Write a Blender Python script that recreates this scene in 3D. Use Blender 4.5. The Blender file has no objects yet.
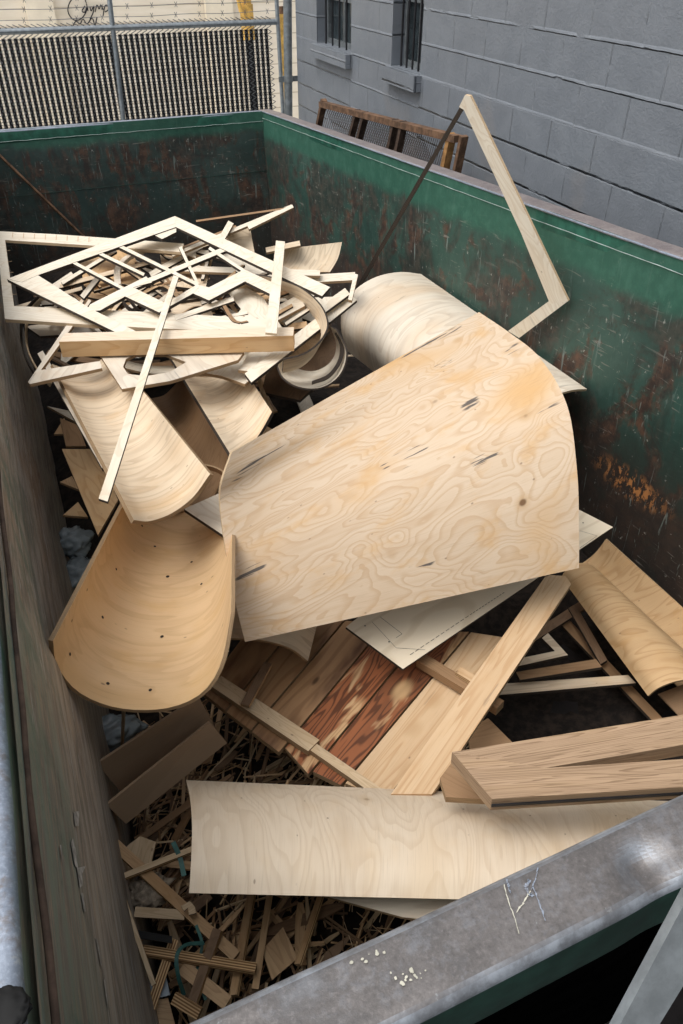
import bpy, bmesh, math, random
from mathutils import Vector, Matrix
from mathutils.geometry import tessellate_polygon
from mathutils import noise as mnoise

S = bpy.context.scene
COL = S.collection
rnd = random.Random(11)
R_ = math.radians

# ------------------------------------------------------------------ camera
FPX = 750.0
CAM = Vector((.155, -.35, 2.3))
d1 = Vector((-391, -510, FPX)).normalized()
d2 = Vector((2167, -571, FPX)); d2 = (d2 - d1 * d2.dot(d1)).normalized()
d3 = d2.cross(d1)
if d3.y > 0: d3 = -d3
RM = Matrix((d2, d1, d3))                     # image axes -> world axes
cam_d = bpy.data.cameras.new('camera'); cam = bpy.data.objects.new('camera', cam_d); COL.objects.link(cam)
cr, cu, cb = RM @ Vector((1, 0, 0)), RM @ Vector((0, -1, 0)), RM @ Vector((0, 0, -1))
m = Matrix((cr, cu, cb)).transposed().to_4x4(); m.translation = CAM
cam.matrix_world = m
cam_d.sensor_fit = 'VERTICAL'; cam_d.sensor_height = 36; cam_d.lens = FPX / 1024 * 36
cam_d.clip_start = .02; cam_d.clip_end = 500
S.camera = cam

# ------------------------------------------------------------------ light
SUN_EL, SUN_AZ = 64, 262      # degrees; azimuth measured from +Y clockwise
w = bpy.data.worlds.new("World"); S.world = w; w.use_nodes = True
nt = w.node_tree; bg = nt.nodes['Background']
sky = nt.nodes.new('ShaderNodeTexSky'); sky.sky_type = 'NISHITA'; sky.sun_disc = False
sky.sun_elevation = R_(SUN_EL); sky.sun_rotation = R_(SUN_AZ); sky.dust_density = 4; sky.air_density = 1.2
hs = nt.nodes.new('ShaderNodeHueSaturation'); hs.inputs['Saturation'].default_value = .22
nt.links.new(sky.outputs[0], hs.inputs['Color']); nt.links.new(hs.outputs[0], bg.inputs[0])
bg.inputs[1].default_value = .15
sl = bpy.data.lights.new('sun', 'SUN'); sl.energy = .95; sl.angle = R_(50); sl.color = (1, .96, .9)
sun = bpy.data.objects.new('sun', sl); COL.objects.link(sun)
az, el = R_(SUN_AZ), R_(SUN_EL)
sdir = Vector((math.sin(az) * math.cos(el), math.cos(az) * math.cos(el), math.sin(el)))
sun.rotation_euler = sdir.to_track_quat('Z', 'Y').to_euler(); sun.location = sdir * 20
S.view_settings.view_transform = 'Standard'; S.view_settings.look = 'None'
S.view_settings.gamma = 1; S.view_settings.use_curve_mapping = False
S.view_settings.exposure = .60

# ------------------------------------------------------------------ measuring helpers
def ray(px, py): return RM @ Vector((px - 341.5, py - 512, FPX))
def P(px, py, z=None, x=None, y=None):
    r = ray(px, py)
    if z is not None: t = (z - CAM.z) / r.z
    elif x is not None: t = (x - CAM.x) / r.x
    else: t = (y - CAM.y) / r.y
    return CAM + r * t
def PL(px, py, co, n):
    r = ray(px, py); t = (co - CAM).dot(n) / r.dot(n)
    return CAM + r * t

# ------------------------------------------------------------------ node helpers
class NT:
    def __init__(s, name):
        s.m = bpy.data.materials.new(name); s.m.use_nodes = True; s.t = s.m.node_tree
        s.b = s.t.nodes['Principled BSDF']
    def n(s, typ, **kw):
        nd = s.t.nodes.new('ShaderNode' + typ)
        for k, v in kw.items():
            if k.startswith('_'): setattr(nd, k[1:], v)
            else:
                key = k.replace('__', ' ')
                sock = nd.inputs[int(key[1:])] if key[0] == 'i' and key[1:].isdigit() else nd.inputs[key]
                if hasattr(v, 'is_output') or isinstance(v, bpy.types.NodeSocket): s.t.links.new(v, sock)
                else: sock.default_value = v
        return nd
    def link(s, a, b): s.t.links.new(a, b)
    def math(s, op, a, b=0., c=None):
        nd = s.n('Math', _operation=op, i0=a, i1=b)
        return nd.outputs[0]
    def mix(s, f, a, b, blend='MIX'):
        nd = s.t.nodes.new('ShaderNodeMix'); nd.data_type = 'RGBA'; nd.blend_type = blend
        for sock, v in ((nd.inputs[0], f), (nd.inputs[6], a), (nd.inputs[7], b)):
            if isinstance(v, bpy.types.NodeSocket): s.link(v, sock)
            else: sock.default_value = v if not isinstance(v, tuple) else (*v, 1)[:4]
        return nd.outputs[2]
    def ramp(s, f, a, b):          # smooth step a..b
        nd = s.t.nodes.new('ShaderNodeMapRange'); nd.interpolation_type = 'SMOOTHSTEP'
        s.link(f, nd.inputs[0]); nd.inputs[1].default_value = a; nd.inputs[2].default_value = b
        return nd.outputs[0]
    def noise(s, vec, scale, detail=4., rough=.55, dist=0.):
        nd = s.n('TexNoise', Scale=scale, Detail=detail, Roughness=rough, Distortion=dist); s.link(vec, nd.inputs['Vector'])
        return nd.outputs[0]
    def mapv(s, vec, sc=(1, 1, 1), loc=(0, 0, 0), rot=(0, 0, 0)):
        nd = s.t.nodes.new('ShaderNodeMapping'); s.link(vec, nd.inputs[0])
        nd.inputs[3].default_value = sc; nd.inputs[1].default_value = loc; nd.inputs[2].default_value = rot
        return nd.outputs[0]
    def uv(s): return s.n('TexCoord').outputs['UV']
    def obj(s): return s.n('TexCoord').outputs['Object']
    def out(s, col, rough=.6, bump=None, bstr=.3, bdist=.002, metal=0., spec=.3):
        if isinstance(col, bpy.types.NodeSocket): s.link(col, s.b.inputs['Base Color'])
        else: s.b.inputs['Base Color'].default_value = (*col, 1)
        if isinstance(rough, bpy.types.NodeSocket): s.link(rough, s.b.inputs['Roughness'])
        else: s.b.inputs['Roughness'].default_value = rough
        s.b.inputs['Metallic'].default_value = metal
        s.b.inputs['Specular IOR Level'].default_value = spec
        if bump is not None:
            bn = s.n('Bump', Strength=bstr, Distance=bdist); s.link(bump, bn.inputs['Height']); s.link(bn.outputs[0], s.b.inputs['Normal'])
        return s.m

def ply(name, base, tan, amber, rings=14., ring_s=.35, blotch=.3, sx=1.3, sy=5., cracks=0., knots=.0, rough=.6):
    t = NT(name); uv = t.uv()
    warp = t.noise(t.mapv(uv, (sx * .6, sy * .5, 1)), 1.2, 1.5, .5)
    v = t.mapv(uv, (sx, sy, 1))
    n1 = t.noise(v, 1., 2.2, .45, .35)
    n1b = t.math('ADD', n1, t.math('MULTIPLY', t.noise(t.mapv(uv, (sx * 5, sy * 7, 1)), 1., 3., .6), .018))
    fr = t.math('FRACT', t.math('MULTIPLY', n1b, rings * 2.6))
    ring = t.math('MULTIPLY', t.ramp(fr, .45, .92), t.ramp(fr, 1.0, .93))
    fr2 = t.math('FRACT', t.math('MULTIPLY', n1b, rings * .65))
    wide = t.math('MULTIPLY', t.ramp(fr2, .0, .9), t.ramp(fr2, 1.0, .9))
    fib = t.noise(t.mapv(uv, (9, 320, 1)), 1., 3., .6)
    streak = t.noise(t.mapv(uv, (1.5, 26, 1)), 1., 4., .6)
    col = t.mix(t.math('MULTIPLY', ring, ring_s), base, tan)
    col = t.mix(t.math('MULTIPLY', wide, ring_s * .28), col, tan)
    col = t.mix(t.math('MULTIPLY', t.ramp(warp, .52, .75), blotch), col, amber)
    pat = t.noise(t.mapv(uv, (5, 9, 1), (2, 7, 0)), 1., 4., .6)
    col = t.mix(t.math('MULTIPLY', t.ramp(pat, .50, .72), blotch * .7), col, amber)
    col = t.mix(t.math('MULTIPLY', t.ramp(streak, .45, .8), .35), col, tan)
    col = t.mix(t.math('MULTIPLY', t.ramp(fib, .5, .8), .28), col, tuple(c * .62 for c in tan))
    if cracks:
        ck = t.noise(t.mapv(uv, (3.2, 60, 1), (3.3, 1.7, 0)), 1., 3., .6)
        gate = t.noise(t.mapv(uv, (3.6, 9.0, 1), (7.7, 2.4, 0)), 1., 0., .5)
        f = t.math('MULTIPLY', t.ramp(ck, .56, .59), t.ramp(gate, .70, .73))
        col = t.mix(t.math('MULTIPLY', f, cracks), col, (.12, .10, .085))
    spk = t.n('TexVoronoi', Scale=1.0, _feature='F1'); t.link(t.mapv(uv, (22, 40, 1)), spk.inputs['Vector'])
    sel0 = t.ramp(t.n('SeparateColor', i0=spk.outputs['Color']).outputs[1], .86, .88)
    col = t.mix(t.math('MULTIPLY', t.math('MULTIPLY', t.ramp(spk.outputs['Distance'], .14, .06), sel0), .6), col, (.16, .10, .06))
    if knots:
        vo = t.n('TexVoronoi', Scale=1.0, _feature='F1'); t.link(t.mapv(uv, (4.5, 7.5, 1) if knots < 1 else (6.5, 9.5, 1)), vo.inputs['Vector'])
        q_ = 1.0 if knots < 1 else 1.9; k = t.ramp(vo.outputs['Distance'], .085 * q_, .04 * q_); k2 = t.ramp(vo.outputs['Distance'], .20 * q_, .07 * q_)
        sel = t.ramp(t.n('SeparateColor', i0=vo.outputs['Color']).outputs[0], .15 if knots >= 1 else .45, .2 if knots >= 1 else .5)
        col = t.mix(t.math('MULTIPLY', t.math('MULTIPLY', k2, sel), knots * .5), col, tuple(c * .8 for c in amber))
        col = t.mix(t.math('MULTIPLY', t.math('MULTIPLY', k, sel), knots), col, (.14, .07, .03))
    return t.out(col, rough, t.math('ADD', fib, t.math('MULTIPLY', ring, .4)), .18, .0015, spec=.25)

M = {}
M['pale'] = ply('pale_birch', (.74, .675, .56), (.56, .45, .32), (.66, .50, .31), 7, .42, .25, 2.0, 6, .2)
M['sheet'] = ply('rotary_birch', (.60, .475, .345), (.44, .28, .15), (.56, .345, .155), 9, .44, .95, 2.4, 5.4, 1., .9)
M['bent'] = ply('bent_birch', (.70, .575, .42), (.44, .325, .215), (.60, .385, .19), 4, .50, .6, 1.1, 8, .2)
M['grey'] = ply('greyed_birch', (.67, .60, .495), (.47, .385, .295), (.60, .43, .27), 4, .50, .5, 1.2, 7, .35)
M['front'] = ply('cream_birch', (.70, .59, .455), (.52, .39, .26), (.64, .47, .28), 6, .34, .45, 1.6, 6.5, .0, .5)
M['warm'] = ply('warm_maple', (.68, .475, .27), (.47, .29, .14), (.60, .37, .15), 4, .30, .6, 1.3, 7)
M['orange'] = ply('amber_plywood', (.57, .385, .21), (.38, .215, .09), (.50, .27, .09), 5, .5, .5, 1.6, 7)
M['kraft'] = ply('brown_hardboard', (.34, .235, .15), (.28, .19, .12), (.22, .145, .08), 3, .12, .2)
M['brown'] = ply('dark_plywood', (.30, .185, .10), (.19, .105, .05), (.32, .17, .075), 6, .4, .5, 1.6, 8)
M['scrap'] = ply('scrap_wood', (.56, .38, .22), (.34, .21, .11), (.36, .20, .08), 6, .5, .6, 3, 18)
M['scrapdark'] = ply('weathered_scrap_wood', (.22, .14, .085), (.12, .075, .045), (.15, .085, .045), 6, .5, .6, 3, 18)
M['scrappale'] = ply('pale_scrap_wood', (.60, .46, .30), (.40, .28, .16), (.50, .32, .15), 6, .5, .5, 3, 18)
M['oak'] = ply('oak', (.42, .29, .185), (.19, .12, .07), (.38, .25, .13), 9, .75, .3, .8, 44, .5)
M['pine'] = ply('pine', (.60, .43, .265), (.44, .25, .115), (.54, .33, .16), 5, .5, .45, .8, 12, .3, 1.)
def edge_mat(name, a, b, freq=900.):
    t = NT(name); uv = t.uv()
    sp = t.n('SeparateXYZ'); t.link(uv, sp.inputs[0])
    s_ = t.ramp(t.math('SINE', t.math('MULTIPLY', sp.outputs[1], freq)), -.2, .5)
    nz = t.noise(t.mapv(uv, (12, 200, 1)), 1., 3.)
    col = t.mix(s_, a, b); col = t.mix(t.math('MULTIPLY', t.ramp(nz, .45, .75), .5), col, tuple(c * .5 for c in a))
    return t.out(col, .8)
M['burnt'] = edge_mat('burnt_edge', (.030, .022, .017), (.055, .040, .028))
M['edge'] = edge_mat('ply_edge', (.20, .125, .065), (.42, .29, .165), 2600)
M['edgepale'] = edge_mat('pale_ply_edge', (.38, .27, .165), (.58, .45, .29), 2600)
M['striped'] = edge_mat('striped_laminate', (.23, .12, .05), (.66, .46, .25), 1050)

def red_pine():
    t = NT('red_stained_pine'); uv = t.uv()
    v = t.mapv(uv, (2.2, 14, 1)); n1 = t.noise(v, 1., 2., .4, .3)
    ring = t.ramp(t.math('SINE', t.math('MULTIPLY', n1, 90.)), .0, .9)
    wood = t.mix(t.math('MULTIPLY', ring, .55), (.56, .36, .19), (.34, .17, .07))
    vo = t.n('TexVoronoi', Scale=1., _feature='F1'); t.link(t.mapv(uv, (3.6, 7, 1), (.2, .35, 0)), vo.inputs['Vector'])
    kn = t.ramp(vo.outputs['Distance'], .12, .26)
    red = t.mix(ring, (.30, .105, .042), (.12, .042, .018))
    red = t.mix(kn, (.62, .40, .20), red)
    sp = t.n('SeparateXYZ'); t.link(t.n('TexCoord').outputs['Object'], sp.inputs[0])
    st = t.noise(t.mapv(uv, (2.2, 12, 1)), 1., 3., .6, .8)
    col = t.mix(t.ramp(st, .38, .46), wood, red)
    dk = t.noise(t.mapv(uv, (1.3, 6, 1), (5, 5, 0)), 1., 3.)
    col = t.mix(t.math('MULTIPLY', t.ramp(dk, .52, .72), .6), col, (.06, .03, .018))
    return t.out(col, .55, ring, .1, .001)
M['red'] = red_pine()
def dim_pine():
    t = NT('old_pine'); uv = t.uv()
    n1 = t.noise(t.mapv(uv, (1.0, 10, 1)), 1., 1.5, .4, .3)
    ring = t.ramp(t.math('SINE', t.math('MULTIPLY', n1, 46.)), .2, .95)
    col = t.mix(t.math('MULTIPLY', ring, .5), (.36, .21, .105), (.20, .10, .045))
    st = t.noise(t.mapv(uv, (1.5, 7, 1)), 1., 4., .6)
    col = t.mix(t.ramp(st, .45, .7), col, (.08, .035, .02))
    vo = t.n('TexVoronoi', Scale=1., _feature='F1'); t.link(t.mapv(uv, (3, 8, 1)), vo.inputs['Vector'])
    col = t.mix(t.ramp(vo.outputs['Distance'], .05, .10), (.09, .045, .02), col)
    return t.out(col, .6, ring, .12, .001)
M['oldpine'] = dim_pine()

def steel_wall(name, long_axis, green_from=1.30, mode='side'):
    # world-placed object (origin at 0), object coords in metres. long_axis 'x' or 'y' -> texture u
    t = NT(name); o = t.obj(); sp = t.n('SeparateXYZ'); t.link(o, sp.inputs[0])
    cb = t.n('CombineXYZ'); t.link(sp.outputs[0 if long_axis == 'x' else 1], cb.inputs[0]); t.link(sp.outputs[2], cb.inputs[1])
    u = cb.outputs[0]; z = sp.outputs[2]
    big = t.noise(t.mapv(u, (1.1, 1.6, 1)), 1., 6., .62, .4)
    med = t.noise(t.mapv(u, (4, 3.2, 1), (3, 4, 0)), 1., 7., .68, .5)
    fine = t.noise(t.mapv(u, (14, 12, 1), (1, 9, 0)), 1., 6., .7)
    drip = t.noise(t.mapv(u, (16, 1.6, 1), (2, 2, 0)), 1., 6., .65, .3)
    scr = t.noise(t.mapv(u, (40, 5, 1), (0, 3, 0), (0, 0, .5)), 1., 4., .6, 1.2)
    scr2 = t.noise(t.mapv(u, (7, 60, 1), (5, 3, 0), (0, 0, .35)), 1., 4., .6, .8)
    if mode == 'left':
        long = t.noise(t.mapv(u, (3.2, 26, 1), (0, 0, 0), (0, 0, -.06)), 1., 8., .7, .5)
        long2 = t.noise(t.mapv(u, (8, 95, 1), (4, 0, 0), (0, 0, -.09)), 1., 7., .72, .4)
        col = t.mix(t.ramp(long, .38, .62), (.19, .170, .148), (.40, .365, .32))
        col = t.mix(t.math('MULTIPLY', t.ramp(long2, .5, .64), .75), col, (.46, .35, .25))
        col = t.mix(t.math('MULTIPLY', t.ramp(big, .52, .66), .6), col, (.30, .19, .11))
        gm = t.math('MULTIPLY', t.ramp(med, .46, .62), t.ramp(z, .95, 1.35))
        ny = t.ramp(sp.outputs[1], 1.1, .5)
        col = t.mix(t.math('MULTIPLY', t.math('MULTIPLY', t.ramp(long, .42, .56), t.ramp(z, 1.1, 1.3)), t.math('MULTIPLY', ny, .5)), col, (.045, .17, .12))
        col = t.mix(t.math('MULTIPLY', gm, .6), col, (.06, .15, .12))
        col = t.mix(t.math('MULTIPLY', t.ramp(long2, .42, .30), .75), col, (.05, .042, .034))
        lg = t.noise(t.mapv(u, (5, 42, 1), (8, 1, 0), (0, 0, -.1)), 1., 3., .6)
        gt = t.noise(t.mapv(u, (1.3, 4, 1), (1, 1, 0)), 1., 1., .5)
        col = t.mix(t.math('MULTIPLY', t.math('MULTIPLY', t.ramp(lg, .60, .63), t.ramp(gt, .45, .55)), .9), col, (.42, .42, .40))
        return t.out(col, .62, t.math('ADD', long, long2), .5, .006, spec=.35)
    paint = t.mix(t.ramp(big, .35, .65), (.020, .050, .040), (.036, .082, .064))
    if mode == 'end': paint = t.mix(t.ramp(big, .35, .65), (.020, .040, .036), (.042, .066, .058))
    paint = t.mix(t.math('MULTIPLY', t.ramp(fine, .5, .75), .35), paint, (.08, .13, .11))
    rust = t.mix(t.ramp(fine, .4, .65), (.040, .027, .021), (.105, .057, .036))
    if mode == 'side':
        rz = t.math('ADD', t.math('MULTIPLY', t.ramp(z, 1.25, .35), .16), med)
    else:
        rz = t.math('ADD', t.math('MULTIPLY', t.ramp(drip, .3, .7), .14), t.math('MULTIPLY', med, .95))
    f = t.ramp(rz, .52, .64)
    top = t.ramp(t.math('ADD', z, t.math('MULTIPLY', med, .18)), green_from + .06, green_from + .13)
    f = t.math('MULTIPLY', f, t.math('SUBTRACT', 1., t.math('MULTIPLY', top, .9)))
    col = t.mix(f, paint, rust)
    grime = t.math('MULTIPLY', t.ramp(t.noise(t.mapv(u, (2.6, 2.2, 1), (11, 5, 0), (0, 0, .6)), 1., 7., .7, .8), .46, .58), t.math('SUBTRACT', 1., top))
    col = t.mix(t.math('MULTIPLY', grime, .7), col, t.mix(t.ramp(fine, .4, .6), (.022, .022, .020), (.060, .045, .036)))
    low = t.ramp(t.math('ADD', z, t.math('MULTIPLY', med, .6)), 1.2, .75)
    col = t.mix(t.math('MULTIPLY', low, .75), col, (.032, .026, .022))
    col = t.mix(t.math('MULTIPLY', t.ramp(drip, .56, .72), .45), col, (.022, .024, .022))
    sc = t.math('MULTIPLY', t.ramp(scr, .60, .68), t.ramp(med, .4, .6))
    col = t.mix(t.math('MULTIPLY', sc, .7), col, (.19, .24, .22))
    sc2 = t.math('MULTIPLY', t.ramp(scr2, .62, .68), t.ramp(big, .4, .6))
    col = t.mix(t.math('MULTIPLY', sc2, .6), col, (.24, .22, .19))
    chips = t.ramp(t.noise(t.mapv(u, (26, 20, 1), (7, 0, 0)), 1., 5., .75), .635, .67)
    col = t.mix(t.math('MULTIPLY', chips, .75), col, (.34, .34, .30))
    green = t.mix(t.ramp(fine, .4, .7), (.024, .098, .066), (.042, .135, .094))
    col = t.mix(t.math('MULTIPLY', top, .85), col, green)
    if mode == 'side':   # bright orange rust scrape near the floor
        d = t.n('VectorMath', _operation='DISTANCE'); t.link(t.mapv(u, (3.4, 11, 1), (-1.66 * 3.4, -.545 * 11, 0), (0, 0, 0)), d.inputs[0]); d.inputs[1].default_value = (0, 0, 0)
        g = t.math('MULTIPLY', t.ramp(d.outputs['Value'], 1., .25), t.ramp(t.noise(t.mapv(u, (30, 14, 1), (0, 0, 0), (0, 0, .5)), 1., 5., .75), .50, .56))
        col = t.mix(g, col, (.42, .18, .06))
    r = t.n('MapRange'); t.link(med, r.inputs[0]); r.inputs[3].default_value = .38; r.inputs[4].default_value = .7
    return t.out(col, r.outputs[0], t.math('ADD', t.math('MULTIPLY', med, 1.), t.math('MULTIPLY', fine, .4)), .35, .006, spec=.4)
M['wall_r'] = steel_wall('painted_steel_side', 'y')
M['wall_f'] = steel_wall('painted_steel_end', 'x', 1.36, 'end')
M['wall_l'] = steel_wall('scuffed_steel_side', 'y', 1.3, 'left')

def rim_mat(name, a, b, c, green=.0, edge=False):
    t = NT(name); o = t.obj()
    n1 = t.noise(o, 9., 7., .65, .4); n2 = t.noise(o, 45., 6., .7); n3 = t.noise(o, 3., 4., .6); n4 = t.noise(o, 22., 5., .7)
    col = t.mix(t.ramp(n1, .38, .62), a, b)
    col = t.mix(t.math('MULTIPLY', t.ramp(n2, .48, .68), .6), col, c)
    col = t.mix(t.math('MULTIPLY', t.ramp(n4, .62, .70), .55), col, (.055, .05, .048))
    col = t.mix(t.math('MULTIPLY', t.ramp(n4, .36, .30), .5), col, (.45, .47, .48))
    n5 = t.noise(o, 160., 4., .7); col = t.mix(t.math('MULTIPLY', t.ramp(n5, .5, .7), .35), col, tuple(x * 1.7 for x in b))
    col = t.mix(t.math('MULTIPLY', t.ramp(n5, .5, .3), .35), col, tuple(x * .5 for x in a))
    if green: col = t.mix(t.math('MULTIPLY', t.ramp(n3, .60, .66), green), col, (.03, .17, .11))
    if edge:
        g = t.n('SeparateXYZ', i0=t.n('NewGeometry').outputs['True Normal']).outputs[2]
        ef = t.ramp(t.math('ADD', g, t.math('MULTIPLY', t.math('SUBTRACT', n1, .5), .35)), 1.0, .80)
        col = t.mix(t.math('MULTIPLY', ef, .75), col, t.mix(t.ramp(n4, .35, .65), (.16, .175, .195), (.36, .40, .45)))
    return t.out(col, .42, t.math('ADD', n2, n1), .35, .003, metal=.35, spec=.5)
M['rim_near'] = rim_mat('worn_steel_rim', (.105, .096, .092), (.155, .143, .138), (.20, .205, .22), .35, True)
M['rim_bare'] = rim_mat('bare_steel_edge', (.17, .18, .20), (.28, .31, .35), (.10, .10, .105), .35)
M['rim_left'] = rim_mat('flaking_steel_rim', (.21, .245, .30), (.29, .33, .40), (.19, .15, .12), .25)
M['rim_right'] = rim_mat('rusty_rim', (.20, .17, .17), (.27, .23, .22), (.34, .31, .30), .0)
def simple(name, col, rough=.6, metal=0., bump=0., var=.35, sc=12.):
    t = NT(name); o = t.obj(); n1 = t.noise(o, sc, 6., .65)
    c = t.mix(t.ramp(n1, .35, .68), tuple(x * (1 - var) for x in col), tuple(min(1, x * (1 + var * .6)) for x in col))
    return t.out(c, rough, n1 if bump else None, bump or .1, .004, metal=metal)
M['green_dark'] = simple('dark_green_paint', (.010, .035, .026), .5, 0, .2)
M['green_lip'] = simple('green_paint', (.026, .11, .076), .45, 0, .15)
M['scratch'] = simple('bare_scratch', (.33, .40, .38), .5)
M['black'] = simple('painted_black_shade', (.0015, .0015, .0015), 1.)  # flat black colour standing in for the shade below the near rim
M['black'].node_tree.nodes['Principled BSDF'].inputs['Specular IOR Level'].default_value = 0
M['galv'] = simple('galvanised_steel', (.30, .33, .35), .42, .6, .05, .2, 30)
M['galvdark'] = simple('weathered_galvanised_steel', (.20, .22, .23), .5, .4, .05, .25, 20)
M['slat'] = simple('black_vinyl', (.010, .010, .013), .5)
M['wire'] = simple('steel_wire', (.17, .175, .18), .45, .5)
M['rust'] = simple('rusty_iron', (.15, .085, .05), .8, 0, .4, .5, 18)
M['rustdark'] = simple('dark_rusty_iron', (.075, .048, .034), .85, 0, .4, .5, 18)
M['rustbright'] = simple('orange_rusty_iron', (.36, .19, .07), .8, 0, .3, .4, 18)
M['iron'] = simple('black_iron', (.015, .015, .018), .5)
M['glass'] = simple('dark_window_glass', (.03, .04, .045), .12)
M['yellow'] = simple('yellow_paint', (.62, .38, .10), .6)
M['ink'] = simple('black_spray_paint', (.02, .02, .025), .8)
M['floor'] = simple('grimy_floor_steel', (.010, .008, .008), .8, 0, .5, .6, 5)
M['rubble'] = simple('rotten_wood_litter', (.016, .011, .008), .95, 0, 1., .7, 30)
M['plastic'] = simple('clear_grey_plastic', (.22, .26, .28), .18, 0, .1, .3, 5)
M['rag'] = simple('grey_paper', (.30, .25, .19), .95, 0, .6, .5, 30)
M['teal'] = simple('teal_strap_plastic', (.05, .15, .135), .5)
M['bluegrey'] = simple('blue_grey_board', (.32, .38, .43), .5)
M['blackrub'] = simple('black_rubber', (.008, .008, .008), .7)
M['asphalt'] = simple('asphalt', (.05, .05, .05), .9, 0, .5, .3, 40)
M['gravel'] = simple('pale_concrete', (.66, .64, .60), .9, 0, .5, .25, 14)
M['tape'] = simple('chipped_white_paint', (.44, .425, .35), .7)

M['flake'] = simple('pale_paint_flake', (.44, .44, .43), .6, 0, .2, .5, 60)
def printed():
    t = NT('white_faced_board'); uv = t.uv()
    n1 = t.noise(t.mapv(uv, (1.2, 5, 1)), 1., 2., .5, .3)
    ring = t.ramp(t.math('SINE', t.math('MULTIPLY', n1, 45.)), .1, .95)
    col = t.mix(t.math('MULTIPLY', ring, .5), (.72, .62, .47), (.56, .45, .31))
    return t.out(col, .6, ring, .05, .001)
M['printed'] = printed()

def block_mat():
    t = NT('painted_concrete_block'); uv = t.uv()
    br = t.n('TexBrick', _offset=.5, Scale=1.); t.link(uv, br.inputs['Vector'])
    br.inputs['Brick Width'].default_value = .406; br.inputs['Row Height'].default_value = .203
    br.inputs['Mortar Size'].default_value = .0055; br.inputs['Mortar Smooth'].default_value = .6
    br.inputs['Color1'].default_value = (0, 0, 0, 1); br.inputs['Color2'].default_value = (1, 1, 1, 1); br.inputs['Mortar'].default_value = (.5, .5, .5, 1)
    n1 = t.noise(uv, 60., 6., .7); n2 = t.noise(uv, 5., 5., .6); n3 = t.noise(uv, 1.3, 3., .5)
    col = t.mix(t.ramp(n2, .3, .7), (.150, .168, .192), (.178, .197, .222))
    col = t.mix(t.math('MULTIPLY', br.outputs['Color'], .18), col, (.19, .195, .208))
    col = t.mix(t.math('MULTIPLY', t.ramp(n3, .62, .68), .35), col, (.205, .195, .192))
    sp = t.n('SeparateXYZ'); t.link(uv, sp.inputs[0])
    fy = t.math('FRACT', t.math('ADD', t.math('DIVIDE', sp.outputs[1], .203), t.math('MULTIPLY', t.math('SUBTRACT', n2, .5), .05)))
    hl = t.math('MULTIPLY', t.math('MAXIMUM', t.ramp(fy, .075, .0), t.ramp(fy, .97, 1.)), t.ramp(t.noise(t.mapv(uv, (3, 9, 1)), 1., 3., .6), .36, .5))
    gap = t.ramp(t.noise(uv, 3.5, 3., .6), .40, .58)     # paint fills many joints
    h = t.math('ADD', t.math('ADD', t.math('MULTIPLY', t.math('MULTIPLY', br.outputs['Fac'], gap), -.6), t.math('MULTIPLY', hl, -1.1)), t.math('ADD', t.math('MULTIPLY', n1, .22), t.math('MULTIPLY', n2, .5)))
    return t.out(col, .4, h, 1., .014, spec=.5)
M['block'] = block_mat()
def siding():
    t = NT('beige_siding'); o = t.obj(); sp = t.n('SeparateXYZ'); t.link(o, sp.inputs[0])
    s_ = t.math('FRACT', t.math('MULTIPLY', sp.outputs[2], 4.2))
    n1 = t.noise(t.mapv(o, (2, 2, 9)), 1., 5.)
    col = t.mix(t.ramp(n1, .3, .7), (.76, .68, .55), (.84, .76, .64))
    col = t.mix(t.ramp(s_, .10, .0), col, (.42, .35, .26))
    return t.out(col, .8, s_, .6, .02)
M['siding'] = siding()
M['beige'] = simple('beige_render', (.82, .73, .58), .85, 0, .1, .08, 3)

# ------------------------------------------------------------------ mesh helpers
def tag(o, label=None, cat=None, group=None, kind=None):
    if label: o['label'] = label
    if cat: o['category'] = cat
    if group: o['group'] = group
    if kind: o['kind'] = kind
    return o
def thing(name, loc, label, cat, group=None):
    e = bpy.data.objects.new(name, None); COL.objects.link(e); e.location = loc; e.empty_display_size = .1
    return tag(e, label, cat, group)

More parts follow.
